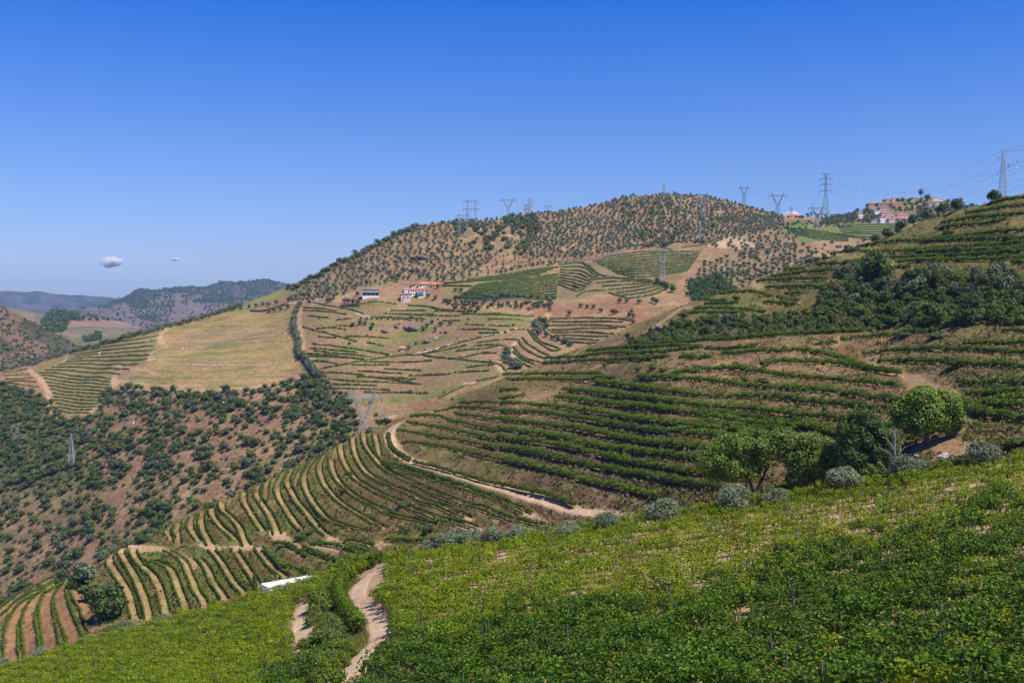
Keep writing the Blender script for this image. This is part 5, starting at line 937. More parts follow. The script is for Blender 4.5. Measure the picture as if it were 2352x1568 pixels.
for i, (u, v, wd, lab) in enumerate(OLN):
    tv = float(A.topv(u)); p = A.pos(u, max(v, tv+2))[0]; k = p[1]/F
    t = place_tree('olive_tree', ON[i % 5], p, wd*k/3.7, rng.uniform(0, 6.28), lab, 'olive tree', None, .3); t.scale = (t.scale[0]*rng.uniform(.95, 1.12), t.scale[1], t.scale[2]*rng.uniform(.78, .95))

# ------------------------------------------------------------------ near vineyard
def vine(seed, n, H, W, mat, leaf=.17):
    rng = np.random.default_rng(seed); g = Geo(); L = 1.25
    x = rng.uniform(-L/2, L/2, n); a = rng.uniform(-.5, PI+.5, n); r = np.where(rng.uniform(size=n) < .75, rng.uniform(.82, 1.08, n), rng.uniform(.2, .8, n))
    hz = (H-.5)*.5; lump = 1+.16*np.sin(x*6.0+seed*2.1)+.10*np.sin(x*13+seed)
    y = np.cos(a)*W*.5*r*lump; z = .5+hz+np.sin(a)*hz*r*lump; shoot = rng.uniform(size=n) < .05; z[shoot] += rng.uniform(.05, .35, shoot.sum())
    C = np.c_[x, y, z]; N = np.c_[rng.normal(0, .5, n), np.cos(a)+rng.normal(0, .45, n), np.sin(a)*1.1+.15+rng.normal(0, .45, n)]; N /= np.linalg.norm(N, axis=1)[:, None]
    keep = np.sin(C[:, 0]*5.1+seed*1.7)*.5+np.sin(C[:, 2]*4.3+seed)*.4+rng.normal(0, .5, n) > -.62; C = C[keep]; N = N[keep]; g.leaves(C, N, leaf, rng, 0, 1.0)
    g.tube([(0, 0, -.1), (.03, .02, .35), (-.05, 0, .7), (.05, 0, 1.0)], [.035, .03, .025, .015], 4, 1)
    g.tube([(-.6, 0, .72), (0, .02, .75), (.6, 0, .72)], [.015, .02, .015], 3, 1)
    return g.mesh('vine', [mat, M_WOOD])
VN = {'dark': [vine(10+i, 560, 1.75, 1.35, M_VDARK, .15) for i in range(6)], 'mid': [vine(20+i, 380, 1.65, 1.0, M_VMID, .15) for i in range(6)], 'yellow': [vine(30+i, 280, 1.6, .6, M_VYEL, .14) for i in range(6)]}
g = Geo(); g.box(-.03, .03, -.03, .03, -.2, 1.95); STAKE = g.mesh('stake', [M_POST])
p2r = np.array(PATH2_R); p2l = np.array(PATH2_L); p1l = np.array(PATH1_L)
def edge(arr, v, fn=None):
    if fn is None: return np.interp(v, arr[:, 1], arr[:, 0])
    return fn([np.interp(v-q, arr[:, 1], arr[:, 0]) for q in (0, 9, 18, 27, 36, 44, 52, 60)], axis=0)
rng = np.random.default_rng(77)
def zone(u, v, left):
    n = float(fbm(np.array([u]), np.array([v]), 120, 40)[0]-.5)*130+float(fbm(np.array([u]), np.array([v]), 30, 44)[0]-.5)*60
    if left:
        s_ = v-(1560-(u-0)*.10)+n*.5
        if u > 600 and v > 1500+(850-u)*.25: return 'dark' if rng.random() < .5 else 'mid'
        return 'yellow' if rng.random() < .50+n*.004 else 'mid'
    lim = np.interp(u, [850, 1150, 1450, 1800, 2352], [1490, 1470, 1420, 1345, 1215])
    s_ = v+n-lim
    if s_ > 25: return 'dark' if rng.random() < .9 else 'mid'
    if s_ > -25: return 'dark' if rng.random() < .4 else 'mid'
    if 950 < u < 1950 and v < 1430 and s_ < -45: return 'yellow' if rng.random() < .42 else 'mid'
    return 'mid' if rng.random() < .7 else ('yellow' if s_ < -40 else 'dark')
def fill_rows(uref, slope, vstart, vend, uL, uR, step, left, what, group):
    v0 = vstart; j = 0
    while v0 < vend:
        U = np.arange(-330, 2700, 6.0); Vv = v0+slope(v0)*(U-uref)+3*np.sin(U/260+v0/40)
        ok = (U > uL(Vv)) & (U < uR(Vv)) & (Vv > A.topv(U)+3) & (Vv < 1760)
        if ok.sum() > 2:
            Uo, Vo = U[ok], Vv[ok]; P = A.base(Uo, Vo); P[:, 2] += A.terr(P); d = np.r_[0, np.cumsum(np.linalg.norm(np.diff(P, axis=0), axis=1))]
            nn = int(d[-1]/1.15)
            if nn >= 2:
                s_ = np.linspace(0, d[-1], nn); X = [np.interp(s_, d, P[:, q]) for q in range(3)]; uu = np.interp(s_, d, Uo); vv = np.interp(s_, d, Vo)
                org = (X[0][0], X[1][0], X[2][0])
                vis = [q for q in range(nn) if not (vv[q] > 1660 or uu[q] < -140 or uu[q] > 2520)]
                if len(vis) < 3:
                    v0 += 12; continue
                t = thing('vine_row', '%s %s' % (ordn(j), what), 'vine row', org, group)
                gx = np.gradient(X[0]); gy = np.gradient(X[1])
                for q in range(nn):
                    # nothing of the row is seen below or beside the frame: stop a little outside it
                    if vv[q] > 1660 or uu[q] < -140 or uu[q] > 2520: continue
                    if rng.random() < .05: continue
                    k = zone(uu[q], vv[q], left); a = math.atan2(gy[q], gx[q])+(PI if rng.random() < .5 else 0); sc_ = rng.uniform(.86, 1.12)*(1.1 if k == 'dark' else 1.0)*(.93+.14*math.sin(q*.7+j))
                    o = link('vine', VN[k][rng.integers(6)], t, (X[0][q]-org[0]+rng.normal(0, .05), X[1][q]-org[1]+rng.normal(0, .05), X[2][q]-org[2]), a); o.scale = (1.05, sc_, sc_*rng.uniform(.92, 1.08))
                    if q % 7 == 3: o = link('stake', STAKE, t, (X[0][q]-org[0], X[1][q]-org[1], X[2][q]-org[2]), rng.uniform(0, 1)); o.rotation_euler = (rng.normal(0, .05), rng.normal(0, .05), rng.uniform(0, 1))
                j += 1
        a, b = A.base(np.array([uref]), np.array([v0]))[0], A.base(np.array([uref]), np.array([v0+4.0]))[0]
        v0 += max(3.0, 4.0*step/np.linalg.norm(b-a))
fill_rows(1500, lambda v: np.interp(v, [1180, 1300, 1420, 1560], [-.165, -.125, -.05, .02]), 1090, 1900, lambda V: np.where(V > 1268, edge(p2r, V, np.max)+2, 700), lambda V: 0*V+2600, 2.75, False, 'vine row down from the crest of the near vineyard right of the path', 'vine rows of the near vineyard right of the path')
fill_rows(350, lambda v: np.interp(v, [1300, 1440, 1600], [-.27, -.17, -.12]), 1330, 1720, lambda V: 0*V-300, lambda V: np.where(V < 1375, edge(p2l, V, np.min)-12, edge(p1l, V, np.min)-3), 2.15, True, 'vine row down from the crest of the near vineyard left of the paths', 'vine rows of the near vineyard left of the paths')
# hedge of vines along the left edge of the main path
L2 = smooth(c8([(1290, 560), (1180, 600), (1080, 680), (1000, 760), (965, 830), (990, 930), (1040, 1020), (1100, 1100), (1150, 1180)]), 3); P = A.base(L2[:, 0], L2[:, 1]); d = np.r_[0, np.cumsum(np.linalg.norm(np.diff(P, axis=0), axis=1))]
t = thing('vine_row', 'dense green vine hedge following the left edge of the main path', 'vine row', tuple(P[0])); s_ = np.arange(0, d[-1], .95); X = [np.interp(s_, d, P[:, q]) for q in range(3)]; gx = np.gradient(X[0]); gy = np.gradient(X[1])
for q in range(len(s_)): o = link('vine', VN['mid' if q % 3 else 'dark'][q % 5], t, (X[0][q]-P[0][0], X[1][q]-P[0][1], X[2][q]-P[0][2]), math.atan2(gy[q], gx[q])); o.scale = (1.1, 1.15, 1.1)
# bushes and grass between the two paths
NB = {k: [mid_tree(800+10*j+i, 1.3, 2.0, 900, .15, m, z0=-.1, nb=12, cores=True) for i in range(3)] for j, (k, m) in enumerate((('leafy', M_VMID), ('dark', M_VDARK), ('broom', M_BROOM)))}
MIDB = [('leafy', 770, 1340, 1.1), ('leafy', 752, 1358, 1.0), ('leafy', 730, 1402, 1.35), ('leafy', 738, 1420, 1.25), ('broom', 722, 1436, .9), ('leafy', 790, 1325, 1.3), ('leafy', 803, 1312, 1.4), ('leafy', 760, 1375, 1.0), ('broom', 752, 1442, 1.0), ('broom', 762, 1460, 1.1), ('broom', 742, 1472, 1.1), ('broom', 775, 1478, 1.0), ('broom', 757, 1492, 1.2), ('dark', 728, 1500, 1.0), ('broom', 790, 1496, .9), ('leafy', 795, 1512, 1.0), ('dark', 742, 1520, 1.1), ('leafy', 770, 1518, 1.1), ('leafy', 717, 1530, 1.1), ('dark', 735, 1545, 1.2), ('leafy', 760, 1545, 1.1), ('leafy', 700, 1555, 1.1), ('dark', 675, 1560, 1.0), ('leafy', 728, 1570, 1.1), ('dark', 640, 1568, 1.0), ('leafy', 655, 1535, 1.0), ('dark', 690, 1580, 1.1), ('leafy', 785, 1400, .6), ('broom', 745, 1395, .7), ('broom', 700, 1500, .8), ('leafy', 782, 1535, .9), ('dark', 620, 1590, 1.1), ('leafy', 760, 1590, 1.1), ('broom', 820, 1440, .6), ('broom', 815, 1460, .6), ('leafy', 870, 1288, .7), ('leafy', 840, 1300, .9), ('leafy', 895, 1283, .6), ('leafy', 925, 1275, .7)]
NBN = {'leafy': 'bright leafy bush', 'dark': 'dark green bush', 'broom': 'yellowish green broom bush'}
for k, u, v, s_ in MIDB: place_tree('bush', NB[k][rng.integers(3)], A.pos(u, v)[0], s_, rng.uniform(0, 6.28), NBN[k]+' on the verge between the two dirt paths', 'bush', NBN[k]+'es between the paths', .15)
U = rng.uniform(680, 860, 9000); V = rng.uniform(1330, 1600, 9000); k = inpoly(U, V, strip_poly(PATH1_R, PATH2_L)); P = A.pos(U[k], V[k]); g = Geo()
n_ = len(P); C = np.repeat(P, 4, 0)+rng.normal(size=(n_*4, 3))*np.array([.12, .12, .0])+np.array([0, 0, .22]); N = rng.normal(size=C.shape); N[:, 2] *= .2; N /= np.linalg.norm(N, axis=1)[:, None]
sz = rng.uniform(.25, .55, len(C)); V4 = np.stack([C-np.c_[sz*.1, 0*sz, sz*.5], C+np.c_[sz*.1, 0*sz, -sz*.5], C+np.c_[rng.normal(0, .08, len(C)), rng.normal(0, .08, len(C)), sz*.6]], 1).reshape(-1, 3)
g.add(V4, np.arange(len(C)*3).reshape(-1, 3), 0); struct('verge_grass', g.mesh('verge_grass', [M_GRASS]), 'stuff', 'dry yellow green grass on the verge between the paths')
# the two dirt paths, sheets just over the slope
def path_sheet(name, Lp, Rp, lab, nacross=9):
    Lr = resample(Lp, 90); Rr = resample(Rp, 90); w_ = np.linspace(0, 1, nacross); UV = Lr[:, None]*(1-w_)[None, :, None]+Rr[:, None]*w_[None, :, None]
    P = A.pos(UV[..., 0].ravel(), UV[..., 1].ravel()); P[:, 2] += .07-.05*(np.abs(np.tile(w_, 90)-.5)*2)**6*2
    rut = np.tile(np.exp(-((w_-.3)/.08)**2)+np.exp(-((w_-.7)/.08)**2), 90); P[:, 2] -= rut*.02; C = np.ones((len(P), 4)); C[:, :3] = (.50, .355, .235); mixc(C, rut*.5, (.60, .46, .33)); mixc(C, (fbm(P[:, 0], P[:, 1], 2, 5)-.55)*4, (.42, .26, .16)); mixc(C, np.clip((np.tile(np.abs(w_-.5)*2, 90)-.8)*4, 0, .6), (.33, .25, .12)); C[:, 3] = .35
    idx = np.arange(90*nacross).reshape(90, nacross); Q = np.stack([idx[:-1, :-1], idx[1:, :-1], idx[1:, 1:], idx[:-1, 1:]], -1).reshape(-1, 4)[:, ::-1]
    struct(name, npmesh(name, P, Q, gPath, None, True, C), label=lab)
gPath = groundmat('path_dirt', .22, bump=.35)
path_sheet('path', PATH2_L, PATH2_R, 'main pale dirt path curving down between the near vines'); path_sheet('path', PATH1_L, PATH1_R, 'smaller pale dirt path left of the main path')
TL = cL([(1130, 765), (1080, 785), (930, 860), (830, 915), (700, 985), (590, 1040), (450, 1100), (250, 1180)]); TR = [(x+10, y+9) for x, y in TL]
path_sheet('path', TL, TR, 'narrow earth track between vine rows at the lower left')

# ------------------------------------------------------------------ buildings
W_WHITE = simple('white_render', (.80, .79, .77), .9, 0, .06, .6); W_GREY = simple('grey_render', (.42, .40, .39), .9, 0, .10, .8); W_YEL = simple('yellow_render', (.50, .36, .16), .9, 0, .06, .6)
W_ORA = simple('orange_render', (.50, .27, .08), .9, 0, .06, .6); W_STONE = simple('stone_wall', (.26, .21, .17), .95, 0, .3, 1.5); W_PINK = simple('pale_pink_render', (.60, .50, .45), .9, 0, .08, .6)
R_NEW = simple('new_roof_tiles', (.60, .17, .07), .85, 0, .12, 1.5); R_OLD = simple('old_roof_tiles', (.30, .125, .085), .9, 0, .22, 1.5); M_GLASS = simple('dark_window', (.03, .035, .04), .3, 0, .05, 1); M_FRAME = simple('window_surround', (.5, .48, .45), .8)
M_DOOR = simple('door_paint', (.16, .08, .05), .7); W_WALL = simple('terrace_wall_stone', (.23, .165, .135), .95, 0, .3, .6); M_CONC = simple('concrete', (.36, .36, .39), .9, 0, .12, .7)
def house(label, x0, x1, yr, ye, yb, wall, roof, fn, sheet=D, rr=None, yaw=16, kind='hip', wins=4, depth=None, extra=0, name='house', cat='house', group=None, door=True, rows=1, chim=False):
    (x0, ye_), (x1, yb_) = fn([(x0, ye), (x1, yb)]); yr_ = fn([(0, yr)])[0][1]
    uc = (x0+x1)/2; P = sheet.pos(uc, yb_)[0] if rr is None else None
    r = float(P[1]) if rr is None else rr
    r = float(sheet.r(np.array([uc]), np.array([yb_]))[0])-1.0
    a, b = ray(uc, yb_); p = np.array([a*r, r, b*r]); k = r/F; W = (x1-x0)*k; H = (yb_-ye_)*k; RH = max(.8, (ye_-yr_)*k); Dp = depth or min(9, max(5, W*.7))
    W = W/(math.cos(math.radians(yaw))+.0)*.97-Dp*math.sin(math.radians(yaw))*.55; W = max(W, 3)
    t = thing(name, label, cat, (p[0], p[1], p[2]-extra*0), group, math.radians(yaw)); h = W/2
    g = Geo(); g.box(-h, h, 0, Dp, -4, H); link('wall', g.mesh('wall', [wall]), t)
    o_ = .35; g = Geo(); z = H+.003
    if kind == 'hip':
        i = min(h*.8, Dp*.45); V = [(-h-o_, -o_, z), (h+o_, -o_, z), (h+o_, Dp+o_, z), (-h-o_, Dp+o_, z), (-h+i, Dp/2, z+RH), (h-i, Dp/2, z+RH)]
        g.add(V, [(0, 1, 5, 4), (2, 3, 4, 5)]); g.add(V, [(1, 2, 5), (3, 0, 4)]); g.add([(q[0], q[1], q[2]-.18) for q in V[:4]]+V[:4], [(0, 3, 2, 1), (0, 1, 5, 4), (1, 2, 6, 5), (2, 3, 7, 6), (3, 0, 4, 7)])
    elif kind == 'gable':
        V = [(-h-o_, -o_, z), (h+o_, -o_, z), (h+o_, Dp+o_, z), (-h-o_, Dp+o_, z), (-h-o_, Dp/2, z+RH), (h+o_, Dp/2, z+RH)]
        g.add(V, [(0, 1, 5, 4), (2, 3, 4, 5), (0, 3, 2, 1)]); g.add(V, [(1, 2, 5), (3, 0, 4)])
    elif kind == 'side':
        V = [(-h-o_, -o_, z), (0, -o_, z+RH), (h+o_, -o_, z), (-h-o_, Dp+o_, z), (0, Dp+o_, z+RH), (h+o_, Dp+o_, z)]
        g.add(V, [(0, 1, 4, 3), (1, 2, 5, 4), (0, 3, 5, 2)]); g2 = Geo(); g2.add([(-h, -.002, z), (0, -.002, z+RH-.1), (h, -.002, z)], [(0, 2, 1)]); link('gable', g2.mesh('gable', [wall]), t)
    else:
        V = [(-h-o_, -o_, z), (h+o_, -o_, z), (h+o_, Dp+o_, z+RH), (-h-o_, Dp+o_, z+RH)]; g.add(V+[(q[0], q[1], q[2]-.2) for q in V], [(0, 1, 2, 3), (7, 6, 5, 4), (0, 4, 5, 1), (1, 5, 6, 2), (2, 6, 7, 3), (3, 7, 4, 0)])
    link('roof', g.mesh('roof', [roof]), t)
    ww = min(1.2, W/(wins*2.0+.5)) if wins else 0; g = Geo()
    if wins:
        g.box(-ww/2-.12, ww/2+.12, -.05, .0-.003, -.12, 1.42, 0); g.box(-ww/2, ww/2, -.09, -.052, 0, 1.3, 1); WM = g.mesh('window', [M_FRAME, M_GLASS])
        for rw_ in range(rows):
            zz = H*(rw_+.5)/rows-.5 if rows > 1 else min(H-1.7, H*.5-.3)
            for q in range(wins): link('window', WM, t, (-h+W*(q+.75)/(wins+.5), 0, max(.6, zz)))
        o = link('window', WM, t, (-h, Dp*.5, max(.6, H*.5-.3)), -PI/2)
    if door: g = Geo(); g.box(-.5, .5, -.06, -.003, 0, 2.1); link('door', g.mesh('door', [M_DOOR]), t, (-h+W*.12+.2, 0, 0))
    if chim: g = Geo(); g.box(-.4, .4, -.4, .4, 0, 1.6); g.box(-.5, .5, -.5, .5, 1.6, 1.8); link('chimney', g.mesh('chimney', [W_WHITE]), t, (h*.5, Dp*.4, H+RH*.3))
    return t
VG = [('yellow house on the village ridge with a lit front and stone side', 745, 890, 297, 322, 380, W_YEL, R_OLD, 'hip', 3, 1), ('small white gabled house right of the yellow ridge house', 885, 968, 283, 312, 352, W_WHITE, R_OLD, 'side', 1, 1), ('long low orange house below the yellow ridge house', 870, 1110, 365, 398, 448, W_ORA, R_OLD, 'hip', 5, 1),
 ('pale house half hidden left of the tall village tree', 1290, 1415, 273, 297, 322, W_PINK, R_OLD, 'hip', 3, 1), ('white house with dark side right of the tall village tree', 1630, 1800, 268, 294, 348, W_WHITE, R_OLD, 'hip', 4, 1), ('low white annexe at the right of the white village house', 1770, 1842, 312, 318, 348, W_WHITE, R_OLD, 'flat', 1, 1), ('white two storey house with a long row of windows under the white village house', 1685, 1880, 370, 408, 466, W_WHITE, R_OLD, 'hip', 7, 1), ('plain pale wall house left of the many windowed house', 1565, 1680, 376, 388, 420, W_PINK, R_OLD, 'flat', 2, 1),
 ('brown roofed house at the left end of the village ridge', 430, 625, 368, 405, 440, W_STONE, R_OLD, 'hip', 3, 1), ('reddish house stepped below the left ridge house', 445, 605, 425, 455, 505, W_PINK, R_OLD, 'hip', 3, 1), ('stone house climbing towards the yellow house', 610, 775, 340, 385, 440, W_STONE, W_STONE, 'flat', 2, 1), ('long grey house in the middle of the village', 640, 892, 447, 470, 512, W_GREY, R_OLD, 'hip', 5, 1), ('white house with orange roof above the big dark tree', 545, 735, 513, 532, 585, W_WHITE, R_OLD, 'gable', 3, 1),
 ('white house with red roof left of the big dark village tree', 245, 348, 552, 580, 668, W_WHITE, R_OLD, 'hip', 2, 2), ('tall house with a big brown roof at the village front', 665, 942, 533, 588, 655, W_PINK, R_OLD, 'hip', 5, 1), ('white house with shaded side at the lower left of the village front', 655, 765, 640, 655, 742, W_WHITE, R_OLD, 'hip', 2, 2), ('white house in the middle of the village front', 750, 880, 602, 640, 705, W_WHITE, R_OLD, 'hip', 2, 1), ('small pink roofed house at the foot of the village', 815, 938, 655, 682, 742, W_PINK, R_OLD, 'hip', 2, 1),
 ('wide house with peaked brown roof at the right of the village front', 960, 1242, 570, 628, 662, W_WHITE, R_OLD, 'hip', 4, 1), ('low house with long brown roof at the lower right of the village', 980, 1225, 643, 685, 742, W_GREY, R_OLD, 'hip', 3, 1), ('ochre house at the right end of the village front', 1215, 1345, 652, 692, 742, W_YEL, R_OLD, 'hip', 2, 1), ('tiny hut at the far right of the village ridge', 1878, 1928, 330, 350, 376, W_PINK, R_OLD, 'hip', 1, 1), ('low shed roofs at the lower left of the village front', 480, 650, 690, 705, 742, W_GREY, R_OLD, 'flat', 2, 1), ('link house between the two big roofs of the village front', 880, 990, 618, 650, 690, W_WHITE, R_OLD, 'hip', 1, 1)]
for lab, a, b, c, d, e_, wl, rf, kd, wn, rw_ in VG: house(lab, a, b, c, d, e_, wl, rf, v5, kind=kd, wins=wn, rows=rw_, rr=1640-(e_-300)*.35, group=None)
house('farmhouse with red roof on the saddle before a small cloud', 1640, 1790, 516, 537, 560, W_PINK, R_NEW, p4, kind='hip', wins=5, rr=1440, yaw=10)
house('small hut with red roof in the lower bowl', 978, 1036, 558, 575, 594, W_PINK, R_NEW, g8, kind='gable', wins=2, yaw=8)
# farm cluster
house('long white farmhouse with orange hip roof, topmost of the farm', 1600, 1925, 275, 330, 400, W_WHITE, R_NEW, h2, wins=7, yaw=6, rr=884, chim=False); house('white annexe with orange roof at the right of the topmost farmhouse', 1925, 2100, 293, 340, 402, W_WHITE, R_NEW, h2, wins=2, yaw=6, rr=886, kind='gable'); house('small pale annexe left of the topmost farmhouse', 1440, 1570, 322, 335, 405, W_PINK, R_OLD, h2, wins=1, yaw=14, rr=886, kind='flat')
house('tall white farmhouse with orange hip roof and dark side', 1385, 1600, 402, 462, 600, W_WHITE, R_NEW, h2, wins=3, rows=2, yaw=18, rr=872)
t = house('white farmhouse wing with balcony right of the tall one', 1585, 1765, 418, 448, 645, W_WHITE, R_NEW, h2, wins=3, rows=2, yaw=4, rr=868, kind='gable', depth=7)
g = Geo(); g.box(-2.6, 2.2, -1.3, -.004, 0, .15); g.box(-2.6, 2.2, -1.3, -1.2, .15, 1.1); link('balcony', g.mesh('balcony', [W_GREY]), t, (0, 0, 4.4))
house('white walled yard building left of the tall farmhouse', 1270, 1392, 436, 442, 532, W_WHITE, W_GREY, h2, wins=0, yaw=6, rr=874, kind='flat', door=False); house('low red roofed outhouse behind the farmhouse wing', 1765, 1895, 438, 476, 548, W_WHITE, R_OLD, h2, wins=2, yaw=6, rr=876, kind='gable')
house('grey white outbuilding with red roof edge, lowest of the farm', 1185, 1440, 548, 572, 728, W_PINK, R_OLD, h2, wins=2, yaw=14, rr=858, kind='flat', depth=8)
# open sided concrete shed
(xa, ya), (xb, yb_) = h2([(280, 450), (700, 658)]); r = float(D.r(np.array([(xa+xb)/2]), np.array([yb_]))[0])-1.0; k = r/F; a, b = ray((xa+xb)/2, yb_); W = (xb-xa)*k; H = (yb_-ya)*k; t = thing('shed', 'open sided pale concrete shed with dark bays left of the farmhouses', 'shed', (a*r, r, b*r), None, math.radians(10)); h = W/2-.5
g = Geo(); g.box(-h, h, 7.7, 8, -3, H*.96); g.box(-h, -h+.3, .3, 7.7, -3, H*.96); g.box(h-.3, h, .3, 7.7, -3, H*.96); link('wall', g.mesh('wall', [M_CONC]), t)
g = Geo(); g.box(-h, h, 0, .296, H*.62, H*.96); link('fascia', g.mesh('fascia', [M_CONC]), t)
g = Geo(); g.box(-h+.02, h-.02, -.05, .25, -2.6, H*.27); link('parapet', g.mesh('parapet', [W_WHITE]), t)
g = Geo(); g.box(-h-.3, h+.3, -.4, 8.3, H*.963, H); link('roof', g.mesh('roof', [M_CONC]), t)
g = Geo(); g.box(-.22, .22, .0, .29, H*.272, H*.618); PM = g.mesh('pillar', [M_CONC])
for q in range(5): link('pillar', PM, t, (-h+.24+(2*h-.48)*q/4, 0, 0))
g = Geo(); g.box(-.8, .8, -.05, -.003, 0, .6); HM = g.mesh('vent', [R_OLD])
for q in (-.28, .22): link('vent', HM, t, (q*h*2, 0, H*.80))
# long white building behind the near vines
(xa, ya), (xb, yb_) = (600, 1352), (716, 1322); r = 158.0; k = r/F
A0 = np.array([(xa+10-CX)/F*r, r, float(ray(0, 1349)[1])*r]); r2_ = 164.0; B0 = np.array([(xb+14-CX)/F*r2_, r2_, float(ray(0, 1328)[1])*r2_]); dv = B0-A0; L = math.hypot(dv[0], dv[1])
t = thing('white_building', 'long white flat topped building half hidden behind the near vines', 'building', tuple(A0), None, math.atan2(dv[1], dv[0])); g = Geo(); g.add([(0, 0, -5), (L, 0, -5+dv[2]), (L, 2.2, -5+dv[2]), (0, 2.2, -5), (0, 0, 0), (L, 0, dv[2]), (L, 2.2, dv[2]), (0, 2.2, 0)], [(0, 1, 5, 4), (1, 2, 6, 5), (2, 3, 7, 6), (3, 0, 4, 7)]); link('wall', g.mesh('wall', [W_WHITE]), t)
g = Geo(); g.add([(-.15, -.15, .0), (L+.15, -.15, dv[2]), (L+.15, 2.35, dv[2]), (-.15, 2.35, 0), (-.15, -.15, .18), (L+.15, -.15, dv[2]+.18), (L+.15, 2.35, dv[2]+.18), (-.15, 2.35, .18)], [(0, 1, 5, 4), (1, 2, 6, 5), (2, 3, 7, 6), (3, 0, 4, 7), (4, 5, 6, 7), (0, 3, 2, 1)]); link('roof', g.mesh('roof', [W_WHITE]), t)
# cypress beside it, village trees
def cypress(seed, H, R, n, leaf): 
    rg = np.random.default_rng(seed); g = Geo(); z = rg.uniform(0, 1, n); a = rg.uniform(0, 6.28, n); rd = R*np.sin(np.clip(z*.9+.12, 0, 1)*PI)**.7*rg.uniform(.75, 1.05, n); C = np.c_[rd*np.cos(a), rd*np.sin(a), z*H]; N = np.c_[np.cos(a), np.sin(a), .3+0*a]+rg.normal(0, .4, (n, 3)); N /= np.linalg.norm(N, axis=1)[:, None]; g.leaves(C, N, leaf, rg, 0); ball(g, (0, 0, H*.48), (R*.7, R*.7, H*.42), 1); return g.mesh('crown', [M_DARKL, M_CORE]), None
a, b = ray(585, 1366); cy = cypress(1, 5.2, .55, 900, .2); place_tree('cypress', cy, (a*154, 154, b*154-1.2), 1, 0, 'slim dark cypress at the left end of the long white building', 'tree')
cy2 = cypress(2, 12, 1.5, 120, 1.0)
for x, y0, y1, lab in ((1195, 470, 606, 'dark cypress in the middle of the village slope'), (1352, 610, 702, 'dark cypress at the right end of the village front')):
    (u, v0_), (_, v1_) = v5([(x, y0), (x, y1)]); r = 1600.0; a, b = ray(u, v1_); place_tree('cypress', cy2, (a*r, r, b*r), (v1_-v0_)*r/F/12, 0, lab, 'tree')
VT = small_tree(990, 4, 7, 260, .9, M_DARKL, z0=1.5, nb=9); VT2 = small_tree(991, 4, 7, 260, .9, M_DARKL, z0=-.5, nb=9, trunk=False)
for x0, x1, y0, y1, me, lab in ((345, 560, 480, 705, VT2, 'big dark tree in front of the village on the left'), (500, 650, 545, 700, VT2, 'right half of the dark tree clump before the village'), (1372, 1482, 128, 275, VT, 'tallest slender tree on the village skyline'), (1478, 1605, 203, 322, VT2, 'round dark tree right of the tallest village tree'), (1885, 1975, 300, 390, VT2, 'bushy tree at the right end of the village ridge'), (185, 270, 470, 550, VT2, 'dark bush at the left foot of the village ridge')):
    (ua, va), (ub, vb) = v5([(x0, y0), (x1, y1)]); r = 1590.0; a, b = ray((ua+ub)/2, vb); s_ = (ub-ua)*r/F/7.4; hz = (vb-va)*r/F/(8.0 if me is VT else 7.0)
    tag(link('tree', me, None, (a*r, r, b*r), 1.0, (s_, s_, hz)), lab, 'tree')
# stone retaining walls on the big hill
def wall_line(pts, fn, h, label, m=W_WALL, th=.8):
    L = smooth(fn(pts), 4); P = D.pos(L[:, 0], L[:, 1]); n = len(P); V = []
    for p in P: V += [(p[0], p[1]-th, p[2]-1.5), (p[0], p[1], p[2]-1.5), (p[0], p[1], p[2]+h), (p[0], p[1]-th, p[2]+h)]
    idx = np.arange(n*4).reshape(n, 4); Q = []
    for i in range(n-1):
        for j in range(4): Q.append((idx[i, j], idx[i+1, j], idx[i+1, (j+1) % 4], idx[i, (j+1) % 4]))
    g = Geo(); g.add(V, Q); tag(link('stone_wall', g.mesh('stone_wall', [m])), label, 'wall')
wall_line([(500, 748), (800, 718), (1060, 658)], r3, 2.4, 'long grey stone wall above the middle field of vines'); wall_line([(0, 1168), (150, 1153), (300, 1105)], r2, 2.0, 'dark stone wall above the yellow field')
wall_line([(770, 1128), (940, 1122)], r2, 1.8, 'stone wall under the olives left of the shed'); wall_line([(1830, 1072), (2100, 1075), (2352, 1068)], r2, 1.8, 'long terrace wall under the line of olives'); wall_line([(570, 1090), (640, 1112)], r2, 1.2, 'short white wall piece beside the farm track', W_WHITE); wall_line([(745, 895), (980, 880)], r3, 1.6, 'dark wall in the middle of the vine field')

# ------------------------------------------------------------------ pylons
M_STEEL = simple('galvanised_steel', (.36, .37, .40), .55, .3, .1, .5); M_STEELB = simple('blue_grey_steel', (.22, .30, .36), .6, .2, .1, .5); M_INS = simple('insulator_glass', (.10, .13, .14), .3); M_WIRE = simple('cable', (.16, .16, .17), .5, .5)
M_BW = simple('marker_white', (.85, .85, .85), .5, 0, .02); M_BR = simple('marker_red', (.70, .06, .03), .5, 0, .02)
def bars(g, segs, t):
    for a, b in segs: g.tube([a, b], t, 3)
def lattice(g, c0, c1, w0, w1, z0, z1, n, t, d0=None, d1=None):
    d0 = w0 if d0 is None else d0; d1 = w1 if d1 is None else d1; S = []; R_ = []
    fs = [1-(1-i/n)**1.0 for i in range(n+1)]
    for f in fs:
        x = c0[0]+(c1[0]-c0[0])*f; y = c0[1]+(c1[1]-c0[1])*f; w_ = w0+(w1-w0)*f; d = d0+(d1-d0)*f; z = z0+(z1-z0)*f; R_.append([(x-w_, y-d, z), (x+w_, y-d, z), (x+w_, y+d, z), (x-w_, y+d, z)])
    for j in range(4): S.append((R_[0][j], R_[-1][j]))
    bars(g, S, t); S = []
    for i in range(n):
        for j in range(4):
            S.append((R_[i][j], R_[i+1][(j+1) % 4])); S.append((R_[i][(j+1) % 4], R_[i+1][j]))
            if i: S.append((R_[i][j], R_[i][(j+1) % 4]))
    bars(g, S, t*.62)
